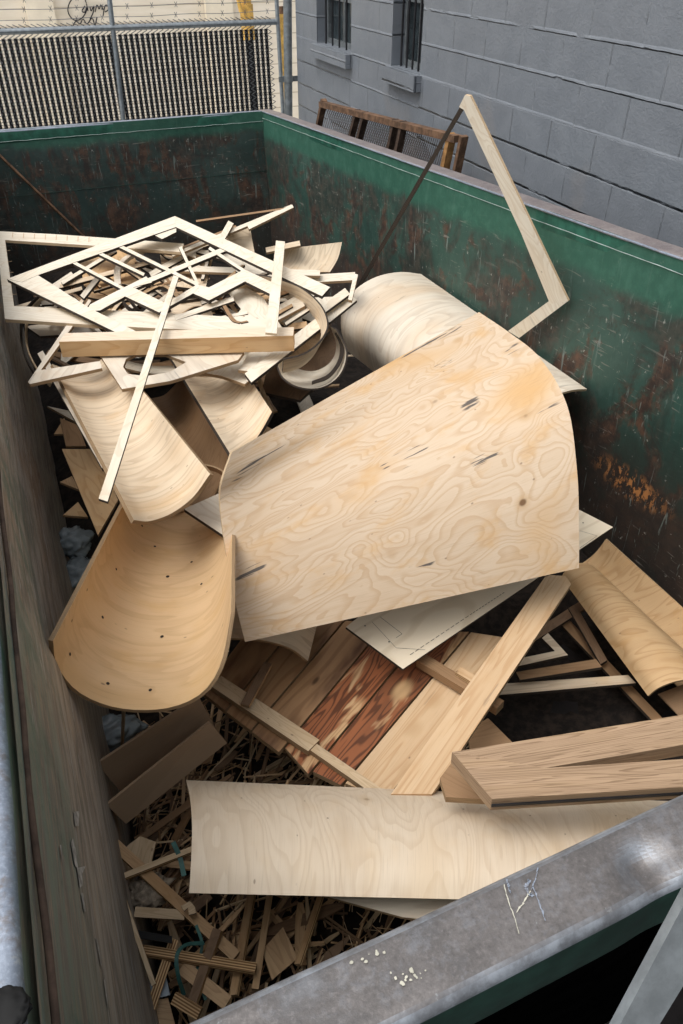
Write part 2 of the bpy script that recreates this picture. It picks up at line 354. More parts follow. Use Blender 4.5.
class MB:
    """mesh collector: verts, faces, uv per loop, material slots"""
    def __init__(s): s.v = []; s.f = []; s.uv = []; s.mi = []; s.sm = []; s.mats = []
    def slot(s, m):
        if m not in s.mats: s.mats.append(m)
        return s.mats.index(m)
    def face(s, pts, m, uv=None, smooth=False):
        b = len(s.v); s.v += [Vector(p) for p in pts]; s.f.append(list(range(b, b + len(pts))))
        s.uv.append(uv or [(0, 0)] * len(pts)); s.mi.append(s.slot(m)); s.sm.append(smooth)
    def grid(s, rows, m, uvf, smooth=True):
        b = len(s.v); H, W = len(rows), len(rows[0])
        for r in rows: s.v += [Vector(p) for p in r]
        for i in range(H - 1):
            for j in range(W - 1):
                s.f.append([b + i * W + j, b + i * W + j + 1, b + (i + 1) * W + j + 1, b + (i + 1) * W + j])
                s.uv.append([uvf(i, j), uvf(i, j + 1), uvf(i + 1, j + 1), uvf(i + 1, j)]); s.mi.append(s.slot(m)); s.sm.append(smooth)
    def build(s, name, parent=None, origin='c'):
        me = bpy.data.meshes.new(name)
        if origin == 'c' and not parent:
            xs = [p for p in s.v]; lo = Vector((min(p.x for p in xs), min(p.y for p in xs), min(p.z for p in xs))); hi = Vector((max(p.x for p in xs), max(p.y for p in xs), max(p.z for p in xs)))
            c = (lo + hi) / 2; c.z = lo.z
        elif parent: c = Vector((0, 0, 0))
        else: c = Vector((0, 0, 0))
        off = c if not parent else Vector(parent.location)
        if parent: off = parent.matrix_basis.translation.copy()
        me.from_pydata([p - off for p in s.v], [], s.f)
        for m_ in s.mats: me.materials.append(M[m_])
        ul = me.uv_layers.new(name='UV'); k = 0
        for pi, p in enumerate(me.polygons):
            p.material_index = s.mi[pi]; p.use_smooth = s.sm[pi]
            for q, li in enumerate(p.loop_indices): ul.data[li].uv = s.uv[pi][q]
        me.update()
        bm = bmesh.new(); bm.from_mesh(me); bmesh.ops.recalc_face_normals(bm, faces=bm.faces); bm.to_mesh(me); bm.free()
        o = bpy.data.objects.new(name, me); COL.objects.link(o)
        if parent: o.parent = parent
        else: o.location = off
        return o
    # solid primitives
    def box(s, c, ax, ay, az, m, m_end=None, m_side=None, jit=True):
        """centre c, half-axis vectors; u runs along ax"""
        c = Vector(c); ou, ov = (rnd.random() * 9, rnd.random() * 9) if jit else (0, 0)
        lx, ly, lz = ax.length, ay.length, az.length
        def q(o_, a, b, la, lb, mm, along=0):
            pts = [o_ - a - b, o_ + a - b, o_ + a + b, o_ - a + b]
            s.face(pts, mm, [(ou - la, ov - lb), (ou + la, ov - lb), (ou + la, ov + lb), (ou - la, ov + lb)])
        q(c + az, ax, ay, lx, ly, m); q(c - az, ax, ay, lx, ly, m)
        q(c + ay, ax, az, lx, lz, m_side or m); q(c - ay, ax, az, lx, lz, m_side or m)
        q(c + ax, ay, az, ly, lz, m_end or m_side or m); q(c - ax, ay, az, ly, lz, m_end or m_side or m)
    def bar(s, a, b, w, h, m, up=(0, 0, 1), m_end=None, m_side=None):
        a, b = Vector(a), Vector(b); d = (b - a); L = d.length; d.normalize(); up = Vector(up)
        if abs(d.dot(up)) > .98: up = Vector((0, 1, 0))
        y = up.cross(d).normalized(); z = d.cross(y).normalized()
        s.box((a + b) / 2, d * L / 2, y * w / 2, z * h / 2, m, m_end, m_side)
    def tube(s, pts, r, m, n=10, caps=True):
        pts = [Vector(p) for p in pts]; rows = []
        for i, p in enumerate(pts):
            d = (pts[min(i + 1, len(pts) - 1)] - pts[max(i - 1, 0)]).normalized()
            a = d.cross(Vector((0, 0, 1)));
            if a.length < .05: a = d.cross(Vector((0, 1, 0)))
            a.normalize(); b_ = d.cross(a)
            rows.append([p + (a * math.cos(k * 2 * math.pi / n) + b_ * math.sin(k * 2 * math.pi / n)) * r for k in range(n + 1)])
        s.grid(rows, m, lambda i, j: (i * .1, j * .02))
        if caps: s.face(rows[0][:-1], m); s.face(rows[-1][:-1], m)
    def plate(s, loops, th, nrm, m, m_edge, grain, lift=0., back=None):
        """loops = [outer, hole, ...] coplanar 3D points; extruded by th against nrm"""
        ou, ov = rnd.random() * 9, rnd.random() * 9
        g = grain.normalized(); h = nrm.cross(g).normalized()
        loops = [[Vector(p) + nrm * lift for p in l] for l in loops]
        flat_ = [p for l in loops for p in l]
        tris = tessellate_polygon(loops)
        uvp = lambda p: (ou + p.dot(g), ov + p.dot(h))
        for t_ in tris:
            pts = [flat_[i] for i in t_]
            s.face(pts, m, [uvp(p) for p in pts])
            s.face([p - nrm * th for p in pts], back or m, [uvp(p) for p in pts])
        for l in loops:
            acc = 0
            for i in range(len(l)):
                a, b = l[i], l[(i + 1) % len(l)]; L = (b - a).length
                s.face([a, b, b - nrm * th, a - nrm * th], m_edge, [(acc, 0), (acc + L, 0), (acc + L, th), (acc, th)]); acc += L

def plane_of(a3):
    a, b, c = [P(x, y, z) for x, y, z in a3]
    n = (b - a).cross(c - a).normalized()
    if n.dot(CAM - a) < 0: n = -n
    return a, n
def strip(x0, y0, x1, y1, w0, w1=None):
    w1 = w1 or w0; dx, dy = x1 - x0, y1 - y0; L = math.hypot(dx, dy); nx, ny = -dy / L / 2, dx / L / 2
    return [(x0 + nx * w0, y0 + ny * w0), (x1 + nx * w1, y1 + ny * w1), (x1 - nx * w1, y1 - ny * w1), (x0 - nx * w0, y0 - ny * w0)]
def flat(name, a3, polys, th, m, m_edge, label, cat, group=None, grain=None, back=None):
    """a flat board thing: plane through three (px,py,z) points; polys = list of [outer, hole...] pixel outlines"""
    co, n = plane_of(a3) if len(a3) == 3 else a3
    mb = MB()
    for k, loops in enumerate(polys):
        if not isinstance(loops[0][0], (tuple, list)): loops = [loops]
        L3 = [[PL(x, y, co, n) for x, y in l] for l in loops]
        o = L3[0]
        if grain: g = PL(*grain[1], co, n) - PL(*grain[0], co, n)
        else:
            i = max(range(len(o)), key=lambda i: (o[(i + 1) % len(o)] - o[i]).length); g = o[(i + 1) % len(o)] - o[i]
        mb.plate(L3, th, n, m, m_edge, g, lift=-.0005 * k, back=back)
    return tag(mb.build(name), label, cat, group)

def spline(pts, n):
    """Catmull-Rom through pts resampled to n+1 points evenly by parameter"""
    p = [2 * pts[0] - pts[1]] + list(pts) + [2 * pts[-1] - pts[-2]]; dense = []
    for i in range(1, len(p) - 2):
        for k in range(16):
            t = k / 16
            dense.append(.5 * ((2 * p[i]) + (p[i + 1] - p[i - 1]) * t + (2 * p[i - 1] - 5 * p[i] + 4 * p[i + 1] - p[i + 2]) * t * t + (3 * p[i] - p[i - 1] - 3 * p[i + 1] + p[i + 2]) * t ** 3))
    dense.append(pts[-1]); acc = [0]
    for a, b in zip(dense, dense[1:]): acc.append(acc[-1] + (b - a).length)
    out = []; j = 0
    for k in range(n + 1):
        t = acc[-1] * k / n
        while j < len(acc) - 2 and acc[j + 1] < t: j += 1
        f = (t - acc[j]) / max(1e-9, acc[j + 1] - acc[j]); out.append(dense[j].lerp(dense[j + 1], min(1, max(0, f))))
    return out, acc[-1]
def ruled(name, pr0, pr1, th, m, m_edge, label, cat, group=None, grain='arc', wob=.0, dots=(), na=28, nl=14, inner=True, back=None, sag=0.):
    """bent sheet spanned between two spline profiles (3D points)"""
    a, la = spline(pr0, na); b, lb = spline(pr1, na)
    rows = []; L = (a[na // 2] - b[na // 2]).length
    for i in range(nl + 1):
        t = i / nl; r = []
        for j in range(na + 1):
            p = a[j].lerp(b[j], t)
            if wob: p = p + Vector((0, 0, 1)) * wob * mnoise.noise(p * 2.3)
            if sag: p = p - Vector((0, 0, 1)) * sag * 4 * t * (1 - t)
            r.append(p)
        rows.append(r)
    # normals, towards the camera side
    nr = []
    for i in range(nl + 1):
        rr = []
        for j in range(na + 1):
            du = rows[min(i + 1, nl)][j] - rows[max(i - 1, 0)][j]; dv = rows[i][min(j + 1, na)] - rows[i][max(j - 1, 0)]
            rr.append(du.cross(dv).normalized())
        nr.append(rr)
    mid = nr[nl // 2][na // 2]
    if mid.dot(CAM - rows[nl // 2][na // 2]) < 0: nr = [[-q for q in r] for r in nr]
    lo = [[rows[i][j] - nr[i][j] * th for j in range(na + 1)] for i in range(nl + 1)]
    ou, ov = rnd.random() * 9, rnd.random() * 9; al = (la + lb) / 2
    uvf = (lambda i, j: (ou + al * j / na, ov + L * i / nl)) if grain == 'arc' else (lambda i, j: (ou + L * i / nl, ov + al * j / na))
    mb = MB(); mb.grid(rows, m, uvf); mb.grid(lo, back or m, uvf)
    def rim(top, bot):
        acc = 0
        for k in range(len(top) - 1):
            d = (top[k + 1] - top[k]).length
            mb.face([top[k], top[k + 1], bot[k + 1], bot[k]], m_edge, [(acc, 0), (acc + d, 0), (acc + d, th), (acc, th)]); acc += d
    rim(rows[0], lo[0]); rim(rows[-1], lo[-1])
    rim([r[0] for r in rows], [r[0] for r in lo]); rim([r[-1] for r in rows], [r[-1] for r in lo])
    for (s_, t_, rad) in dots:
        i = min(nl - 1, int(s_ * nl)); j = min(na - 1, int(t_ * na)); c = rows[i][j] + nr[i][j] * .0012
        u_ = (rows[i + 1][j] - rows[i][j]).normalized(); v_ = nr[i][j].cross(u_)
        mb.face([c + (u_ * math.cos(q * math.pi / 5) + v_ * math.sin(q * math.pi / 5)) * rad for q in range(10)], 'burnt')
    return tag(mb.build(name), label, cat, group)
def prof(*pp, y=None):
    return [P(q[0], q[1], y=y) if y is not None else P(*q) for q in pp]

# ================================================================== SETTING
mb = MB(); mb.face([(-200, -200, -.2), (200, -200, -.2), (200, 200, -.2), (-200, 200, -.2)], 'asphalt')
tag(mb.build('ground', origin=None), kind='structure')
mb = MB(); mb.face([(-30, 6.9, -.196), (30, 6.9, -.196), (30, 30, -.196), (-30, 30, -.196)], 'gravel')
tag(mb.build('yard', origin=None), kind='structure')

# ---- dumpster
W, LN, H = 2.33, 6.4, 1.5
dump = thing('dumpster', (0, 0, 0), 'long open green steel dumpster, rusty and scratched, filled with plywood scrap', 'dumpster')
def lean(y, z): return max(0, (H - z)) * (.018 + .014 * min(y, 4)) + .006 * math.sin(y * 2.1) * math.sin(z * 2)
mb = MB(); rows = []
for i in range(61):
    y = LN * i / 60
    rows.append([Vector((lean(y, z) + (.010 * mnoise.noise(Vector((y * 1.3, z * 3, 0))) if z < H - .02 else 0), y, z)) for z in [H - H * k / 24 for k in range(25)]])
mb.grid(rows, 'wall_l', lambda i, j: (i, j)); mb.build('left_wall', dump)
mb = MB(); rows = []
for i in range(61):
    y = LN * i / 60
    rows.append([Vector((W + .012 * mnoise.noise(Vector((y * 1.1, z * 2, 5))) - .0 + (.0 if z > H - .1 else .0), y, z)) for z in [H - H * k / 24 for k in range(25)]])
mb.grid(rows, 'wall_r', lambda i, j: (i, j)); mb.build('right_wall', dump)
mb = MB(); rows = []
for i in range(31):
    x = W * i / 30
    rows.append([Vector((x, LN + .012 * mnoise.noise(Vector((x * 2, z * 3, 9))), z)) for z in [H - H * k / 16 for k in range(17)]])
mb.grid(rows, 'wall_f', lambda i, j: (i, j)); mb.build('far_wall', dump)
mb = MB(); mb.box((W / 2, LN / 2, -.03), Vector((W / 2 + .1, 0, 0)), Vector((0, LN / 2 + .1, 0)), Vector((0, 0, .03)), 'floor'); mb.build('floor_plate', dump)
# outer skins
mb = MB()
mb.box((W + .075, LN / 2, .68), Vector((.012, 0, 0)), Vector((0, LN / 2 + .1, 0)), Vector((0, 0, .72)), 'green_dark')
mb.box((-.085, LN / 2, .68), Vector((.012, 0, 0)), Vector((0, LN / 2 + .1, 0)), Vector((0, 0, .72)), 'green_dark')
mb.box((W / 2, LN + .075, .68), Vector((W / 2 + .05, 0, 0)), Vector((0, .012, 0)), Vector((0, 0, .72)), 'green_dark')
mb.build('outer_skin', dump)
mb = MB(); mb.face([(-.08, -.015, H - .02), (W + .08, -.015, H - .02), (W + .08, .22, 0), (-.08, .22, 0)], 'green_dark')
mb.face([(-.08, -.028, H - .02), (W + .08, -.028, H - .02), (W + .08, .20, -.05), (-.08, .20, -.05)], 'black'); mb.build('end_gate', dump)  # black outer face paints the shade below the rim; slanted to stay dark

def rim_profile(w_, h_, r, n=5):
    pts = []
    for cx, cz, a0 in ((w_ / 2 - r, -r, 0), (-w_ / 2 + r, -r, 90), (-w_ / 2 + r, -h_ + r, 180), (w_ / 2 - r, -h_ + r, 270)):
        for k in range(n + 1):
            a = R_(a0 + 90 * k / n); pts.append((cx + r * math.cos(a), cz + r * math.sin(a)))
        if a0 == 0: pts += [(w_ / 2 - r - (w_ - 2 * r) * q / 12, 0) for q in range(1, 12)]
    return pts
def rim(name, a, b, side, w_, h_, r, mtop, mside, nseg=60, wob=.003, dent=None, up_only=True):
    a, b = Vector(a), Vector(b); side = Vector(side); pr = rim_profile(w_, h_, r); mb = MB(); rows = []
    for i in range(nseg + 1):
        c = a.lerp(b, i / nseg); row = []
        for (q, z) in pr + [pr[0]]:
            p = c + side * q + Vector((0, 0, z))
            p += (side * mnoise.noise(p * 4) + Vector((0, 0, 1)) * mnoise.noise(p * 5 + Vector((9, 9, 9)))) * wob
            if dent: p = dent(p)
            row.append(p)
        rows.append(row)
    mb.grid(rows, mtop, lambda i, j: (i * .1, j * .01)); mb.face(rows[0][:-1], mside); mb.face(rows[-1][:-1], mside)
    # sides of the tube take the paint, the rounded top edges stay bare
    for k, fc in enumerate(mb.f):
        if len(fc) == 4:
            zz = [mb.v[q].z for q in fc]; zm = sum(zz) / 4
            j_ = k % (len(rows[0]) - 1)
            if r * 1.1 < -sum(pr[q % len(pr)][1] for q in (j_, j_ + 1)) / 2: mb.mi[k] = mb.slot(mside)
            elif j_ in (3, 4, 6, 7) and mtop == 'rim_none': mb.mi[k] = mb.slot('rim_bare')
    return mb.build(name, dump)
dcen = P(650, 868, H)
def dent(p):
    d = (p - dcen); q = math.exp(-((d.x / .032) ** 2 + (d.y / .030) ** 2))
    return p + Vector((0, .010, -.017)) * q
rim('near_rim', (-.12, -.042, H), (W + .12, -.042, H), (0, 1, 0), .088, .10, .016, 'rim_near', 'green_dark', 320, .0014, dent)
rim('left_rim', (-.062, 0.003, H + .001), (-.062, LN, H + .001), (1, 0, 0), .10, .10, .014, 'rim_left', 'wall_l', 100)
rim('right_rim', (W + .052, .003, H + .001), (W + .052, LN + .1, H + .001), (1, 0, 0), .10, .09, .012, 'rim_right', 'green_lip', 100, .002)
rim('far_rim', (-.1, LN + .045, H), (W + .001, LN + .045, H), (0, 1, 0), .086, .09, .012, 'rim_left', 'green_lip', 40, .002)
# thin bare edges and weld lines along the lips
mb = MB()
def wline(pts, r, m='scratch'): mb.tube(pts, r, m, 5)
wline([Vector((W - .003, LN * k / 80 + .0, H - .004 + .0015 * mnoise.noise(Vector((k * .7, 0, 0))))) for k in range(81)], .005, 'rim_left')
wline([Vector((W - .007 + .001 * mnoise.noise(Vector((k * .9, 3, 0))), LN * k / 120, H - .052 + .002 * mnoise.noise(Vector((k * .5, 0, 0))))) for k in range(121)], .0016)
wline([Vector((W * k / 60, LN - .006, H - .075 + .004 * mnoise.noise(Vector((k * .5, 7, 0))))) for k in range(61)], .002)
wline([Vector((W * k / 60, LN - .004, H - .46 + .006 * mnoise.noise(Vector((k * .5, 4, 0))))) for k in range(61)], .0022, 'green_dark')
mb.build('weld_seam', dump)
mb = MB(); mb.tube([Vector((.006 + .004 * mnoise.noise(Vector((k * .3, 0, 0))), LN * k / 90, H - .035)) for k in range(91)], .0045, 'rustdark', 6); mb.build('lip_bead', dump)
# scratches and chips on the near rim
mb = MB()
def rimdab(pts, wd, m='rim_bare'):
    q, _l = spline([P(x, y, H + .0022) for x, y in pts], 14)
    q = [p + Vector((rnd.uniform(-1, 1), rnd.uniform(-1, 1), 0)) * wd * .5 for p in q]
    for a, b in zip(q, q[1:]):
        d = (b - a).normalized(); s_ = Vector((-d.y, d.x, 0)) * wd * rnd.uniform(.2, .9)
        mb.face([a - s_, b - s_ * .7, b + s_ * .7, a + s_], m)
for pts_, wd_, mm_ in (([(538, 868), (535, 880), (531, 890)], .0010, 'rim_left'), ([(530, 891), (523, 903), (516, 913)], .0014, 'tape'), ([(533, 886), (537, 897), (546, 921)], .0014, 'rim_left'), ([(504, 884), (508, 900), (515, 918), (519, 934)], .0008, 'tape'), ([(529, 880), (527, 890), (533, 896)], .0030, 'rim_left'), ([(507, 880), (510, 892)], .002, 'rim_left')):
    mb = MB(); rimdab(pts_, wd_, mm_); mb.build('scratch', dump)
mb = MB()
for i in range(26):
    cx, cy = rnd.choice([(378, 953), (372, 960), (410, 973), (414, 980), (399, 977), (424, 971)]); cx += rnd.gauss(0, 5); cy += rnd.gauss(0, 3)
    c = P(cx, cy, H + .0018 + i * .00005); r = rnd.uniform(.0005, .0019); n_ = 6
    mb.face([c + Vector((math.cos(k * 6.283 / n_) * r * rnd.uniform(.6, 1.6), math.sin(k * 6.283 / n_) * r, 0)) for k in range(n_)], 'tape')
mb.build('paint_chips', dump)

def on_left(px, py):
    x = .01
    for _ in range(6):
        p = P(px, py, x=x); x = lean(p.y, p.z) + .010 * mnoise.noise(Vector((p.y * 1.3, p.z * 3, 0)))
    return P(px, py, x=x + .0015)
for pts_ in ([(74, 812), (79, 811), (79, 826), (75, 826)], [(71, 843), (73, 838), (76, 850), (78, 868), (75, 866)], [(77, 868), (86, 866), (82, 874), (83, 885), (80, 888)], [(81, 893), (83, 893), (86, 912), (84, 911)], [(96, 938), (97, 938), (102, 965), (101, 966)], [(60, 845), (61, 845), (63, 860), (62, 860)], [(24, 706), (25, 706), (25, 716), (24, 716)], [(104, 980), (105, 979), (108, 1004), (107, 1004)]):
    mb = MB(); mb.face([on_left(*q) for q in pts_], 'flake'); mb.build('paint_flake', dump)

# ---- grey block building (right)
uw = (RM @ Vector((-371, -582, FPX))).normalized()
WX = 3.04
wn = Vector((1, 0, 0)); wn = (wn - uw * wn.dot(uw)).normalized(); wv = wn.cross(uw); wv = wv if wv.z > 0 else -wv
wco = Vector((WX, 2, 1.5))
def WP(px, py): return PL(px, py, wco, wn)
def wuv(p): d = p - wco; return Vector((d.dot(uw), d.dot(wv)))
def wpt(u, v, dep=0.): return wco + uw * u + wv * v + wn * dep
vb = wuv(WP(600, 88.6)); VPH = vb.y % .203; UPH = wuv(WP(614, 43)).x
uEnd = wuv(WP(297, 60)).x
bld = thing('block_building', (WX, 2, -.2), 'grey painted concrete block building with two small barred windows', 'building')
def win(x0, y0, x1, y1):   # pixel left / right edges and bottom
    a = wuv(WP(x1, y0)); b = wuv(WP(x0, y1)); return a.x, b.x, b.y
# window openings (u0,u1,v0,v1)
w1 = (wuv(WP(351, 50)).x, wuv(WP(317, 44)).x, wuv(WP(333, 48)).y); w1 = (*w1, w1[2] + .62)
w2 = (wuv(WP(420, 74)).x, wuv(WP(391, 66)).x, wuv(WP(405, 70)).y); w2 = (*w2, w2[2] + .75)
def uvw(u, v): return (u - UPH, v - VPH)
mb = MB()
us = sorted([-14, w1[0], w1[1], w2[0], w2[1], uEnd]); vs = sorted([-1.9, w1[2], w1[3], w2[2], w2[3], 4])
for i in range(len(us) - 1):
    for j in range(len(vs) - 1):
        uc, vc = (us[i] + us[i + 1]) / 2, (vs[j] + vs[j + 1]) / 2
        if any(a[0] < uc < a[1] and a[2] < vc < a[3] for a in (w1, w2)): continue
        q = [(us[i], vs[j]), (us[i + 1], vs[j]), (us[i + 1], vs[j + 1]), (us[i], vs[j + 1])]
        mb.face([wpt(*t) for t in q], 'block', [uvw(*t) for t in q])
q = [(uEnd, -1.9), (uEnd, 4)]
mb.face([wpt(uEnd, -1.9), wpt(uEnd, -1.9, 6), wpt(uEnd, 4, 6), wpt(uEnd, 4)], 'block', [uvw(0, -1.9), uvw(6, -1.9), uvw(6, 4), uvw(0, 4)])
for a in (w1, w2):   # reveals
    D = .14
    mb.face([wpt(a[0], a[2]), wpt(a[1], a[2]), wpt(a[1], a[2], D), wpt(a[0], a[2], D)], 'block', [(0, .05), (.1, .05), (.1, .1), (0, .1)])
    mb.face([wpt(a[0], a[3]), wpt(a[1], a[3]), wpt(a[1], a[3], D), wpt(a[0], a[3], D)], 'block', [(0, .05), (.1, .05), (.1, .1), (0, .1)])
    for u in a[:2]:
        mb.face([wpt(u, a[2]), wpt(u, a[3]), wpt(u, a[3], D), wpt(u, a[2], D)], 'block', [uvw(.1, a[2]), uvw(.1, a[3]), uvw(.2, a[3]), uvw(.2, a[2])])
mb.build('wall', bld)
for a in (w1, w2):
    mb = MB(); D = .13; du, dv = a[1] - a[0], a[3] - a[2]
    for (u0, u1, v0, v1) in ((a[0], a[1], a[2], a[2] + .04), (a[0], a[0] + .03, a[2] + .04, a[3]), (a[1] - .03, a[1], a[2] + .04, a[3]), ((a[0] + a[1]) / 2 - .012, (a[0] + a[1]) / 2 + .012, a[2] + .04, a[3]), (a[0] + .03, a[1] - .03, a[2] + dv * .55, a[2] + dv * .55 + .025)):
        mb.box(wpt((u0 + u1) / 2, (v0 + v1) / 2, D - .012), uw * (u1 - u0) / 2, wv * (v1 - v0) / 2, wn * .014, 'galvdark')
    fr = mb.build('window', bld)
    mb = MB(); mb.face([wpt(a[0], a[2], D), wpt(a[1], a[2], D), wpt(a[1], a[3], D), wpt(a[0], a[3], D)], 'glass'); g = mb.build('pane', dump); g.parent = fr
    for v_ in g.data.vertices: v_.co -= Vector(bld.location)
    nb = 5
    for k in range(nb):
        u = a[0] + du * (k + .5) / nb; mb = MB(); mb.tube([wpt(u, a[2], .06), wpt(u, a[3], .06)], .009, 'iron', 6); g = mb.build('window_bar', dump); g.parent = fr
        for v_ in g.data.vertices: v_.co -= Vector(bld.location)
    mb = MB(); mb.box(wpt((a[0] + a[1]) / 2, a[2] - .055, -.012), uw * (du / 2 + .03), wv * .052, wn * .05, 'block'); g = mb.build('sill', dump); g.parent = fr
    for v_ in g.data.vertices: v_.co -= Vector(bld.location)

# ---- rusty rack leaning by the wall
rack = thing('rusty_gate_panel', P(390, 140, x=2.86), 'rusty brown iron frame panel with mesh infill leaning against the grey block wall', 'metal panel')
def RK(px, py): return P(px, py, x=2.84)
def rbar(name, a, b, w_, h_, m):
    mb = MB(); mb.bar(RK(*a), RK(*b), w_, h_, m, up=(1, 0, 0)); return mb.build(name, rack)
rbar('top_rail', (322, 104), (458, 139), .04, .062, 'rust')
for a, b in (((324, 100), (314, 150)), ((358, 111), (344, 165)), ((366, 113), (352, 168)), ((396, 120), (384, 180)), ((404, 122), (392, 182))):
    rbar('upright', a, b, .035, .05, 'rustdark' if a[0] not in (324,) else 'rust')
rbar('upright', (452, 134), (438, 200), .04, .05, 'rustbright'); rbar('upright', (464, 136), (450, 205), .03, .05, 'rust')
mb = MB()
for k in range(62):
    x = 326 + k * 2.0; y = 105 + (x - 322) * .257
    mb.bar(RK(x, y) + Vector((.01, 0, 0)), RK(x - 22, y + 75) + Vector((.01, 0, 0)), .0026, .0026, 'rustdark', up=(1, 0, 0))
    mb.bar(RK(x - 20, y - 3) + Vector((.014, 0, 0)), RK(x + 14, y + 78) + Vector((.014, 0, 0)), .0026, .0026, 'rustdark', up=(1, 0, 0)) if 20 < x - 322 < 118 else None
mb.build('mesh_infill', rack)

# ---- chain link fence
FY = 8.2
def FP(px, py, dy=0.): return P(px, py, y=FY + dy)
ra, rb = FP(0, 31.8), FP(276, 21.8); fz = (ra.z + rb.z) / 2
rail_z = lambda x: ra.z + (rb.z - ra.z) * (x - ra.x) / (rb.x - ra.x)
fence = thing('chain_link_fence', (rb.x, FY, -.2), 'tall chain link fence with black privacy slats behind the dumpster', 'fence')
x0f = ra.x - 2.5; x1f = FP(268, 60).x
mb = MB(); mb.tube([(x0f, FY, rail_z(x0f)), (rb.x, FY, rail_z(rb.x))], .027, 'galv', 12); mb.build('top_rail', fence)
for (a, b, r) in (((109.5, 0), (123, 118), .024),):
    A, B = FP(*a), FP(*b); d = (A - B).normalized(); mb = MB(); mb.tube([B + d * 1.2, B - d * 1.2], r, 'galv', 12); mb.build('post', fence)
A, B = FP(276.5, 0), FP(277, 112); mb = MB(); mb.tube([Vector((A.x, FY, A.z + .6)), Vector((A.x, FY, -.2))], .021, 'galv', 12); mb.build('post', fence)
slx = []
pitch = .052; k = 0; x = x0f
sl_n = int((x1f - x0f) / pitch)
mb = MB()
for i in range(sl_n):
    x = x1f - i * pitch
    if i < 100 and x > FP(0, 80).x - .1:
        s_ = MB(); s_.box((x, FY + .004, rail_z(x) - .055 - .85), Vector((0, 0, .85)), Vector((.0168, 0, 0)), Vector((0, .002, 0)), 'slat'); s_.build('slat', fence)
    else: mb.box((x, FY + .004, rail_z(x) - .055 - .85), Vector((0, 0, .85)), Vector((.0168, 0, 0)), Vector((0, .002, 0)), 'slat')
if mb.v: tag(mb.build('slats', fence), kind='stuff')
mb = MB()   # woven wire: zig-zag strands in front of and behind the slats
zt = rail_z(0) + .05
for i in range(sl_n + 1):
    x = x1f + pitch / 2 - i * pitch
    if x < FP(0, 80).x - .2: break
    rows = []; nz = 56; zz = rail_z(x) + .05; hp = .026
    for k in range(nz):
        a = Vector((x + (pitch * .5 if k % 2 else -pitch * .5), FY - .012 + (.0 if k % 2 else .0), zz - k * hp)); b = Vector((x + (-pitch * .5 if k % 2 else pitch * .5), FY - .012, zz - (k + 1) * hp))
        mb.bar(a, b, .0062, .0040, 'wire', up=(0, 1, 0))
mb.build('wire_mesh', fence)
for k, (ya, yb) in enumerate(((21, 11), (10, 1), (0, -8))):
    mb = MB(); a, b = FP(-20, ya + 1), FP(276, yb); n_ = 60
    mb.tube([a.lerp(b, q / n_) + Vector((0, 0, .004 * math.sin(q * .35))) for q in range(n_ + 1)], .0024, 'wire', 4)
    for q in range(3, n_, 5):
        c = a.lerp(b, q / n_); mb.bar(c + Vector((-.012, 0, -.022)), c + Vector((.012, 0, .022)), .004, .004, 'wire'); mb.bar(c + Vector((.012, 0, -.022)), c + Vector((-.012, 0, .022)), .004, .004, 'wire')
    mb.build('barbed_wire', fence)
gp = thing('gate_post', (P(288, 60, y=FY - .1).x, FY - .1, -.2), 'thick grey round steel gate post beside the grey building corner', 'post')
mb = MB(); A = P(287.5, 0, y=FY - .1); B = P(288.5, 114, y=FY - .1)
d = (A - B).normalized(); mb.tube([B + d * 3.2, B - d * 1.3], .043, 'galvdark', 16); mb.build('pipe', gp)
mb = MB(); c = P(288, 79, y=FY - .1); mb.tube([c + Vector((0, 0, -.03)), c + Vector((0, 0, .03))], .05, 'galvdark', 16)
mb.box(c + Vector((.02, .0, 0)), Vector((.12, 0, 0)), Vector((0, .008, 0)), Vector((0, 0, .025)), 'galvdark'); mb.build('hinge_clamp', gp)
# behind the fence
bb = thing('beige_warehouse', (0, 15, -.2), 'beige building with horizontal siding behind the chain link fence', 'building')
mb = MB(); mb.face([(-14, 15, -.2), (P(300, 10, y=15).x + 3, 15, -.2), (P(300, 10, y=15).x + 3, 15, 7), (-14, 15, 7)], 'siding'); mb.build('siding_wall', bb)
for xa, xb in ((25, 53), (205, 232)):
    mb = MB(); a, b = P(xa, 5, y=14.9).x, P(xb, 5, y=14.9).x; mb.box(((a + b) / 2, 14.92, 3.3), Vector(((b - a) / 2, 0, 0)), Vector((0, .06, 0)), Vector((0, 0, 3.5)), 'beige'); mb.build('pilaster', bb)
mb = MB()   # graffiti tag
def stroke(pts, y=14.97):
    q, L = spline([P(px, py, y=y) for px, py in pts], 24); mb.tube(q, .009, 'ink', 5)
stroke([(77, -6), (70, 2), (68, 12), (74, 20), (82, 18), (87, 8), (84, -4)])
stroke([(73, 26), (76, 21), (80, 24), (83, 19), (87, 24), (92, 18), (95, 25), (97, 17)])
stroke([(85, 6), (82, 11), (85, 12), (87, 7), (88, 11)]); stroke([(90, 7), (91, 11), (94, 6), (93, 13), (90, 19)])
stroke([(95, 12), (97, 5), (99, 9), (101, 5), (103, 10)]); stroke([(103, 16), (105, 6), (108, 6), (108, 10), (105, 12)])
mb.build('graffiti', bb)
bol = thing('yellow_bollard', P(246, 18, y=12.5) - Vector((0, 0, .0)), 'yellow painted bollard post behind the fence near its right end', 'bollard')
mb = MB(); a = P(246, 4, y=12.5); mb.tube([a, a - Vector((0, 0, .45))], .10, 'yellow', 14); mb.tube([a - Vector((0, 0, .4502)), Vector((a.x, 12.5, -.2))], .05, 'iron', 14)
mb.tube([a + Vector((0, 0, 0)), a + Vector((0, 0, .03)), a + Vector((0, 0, .055))], .08, 'yellow', 14); mb.build('pipe', bol)
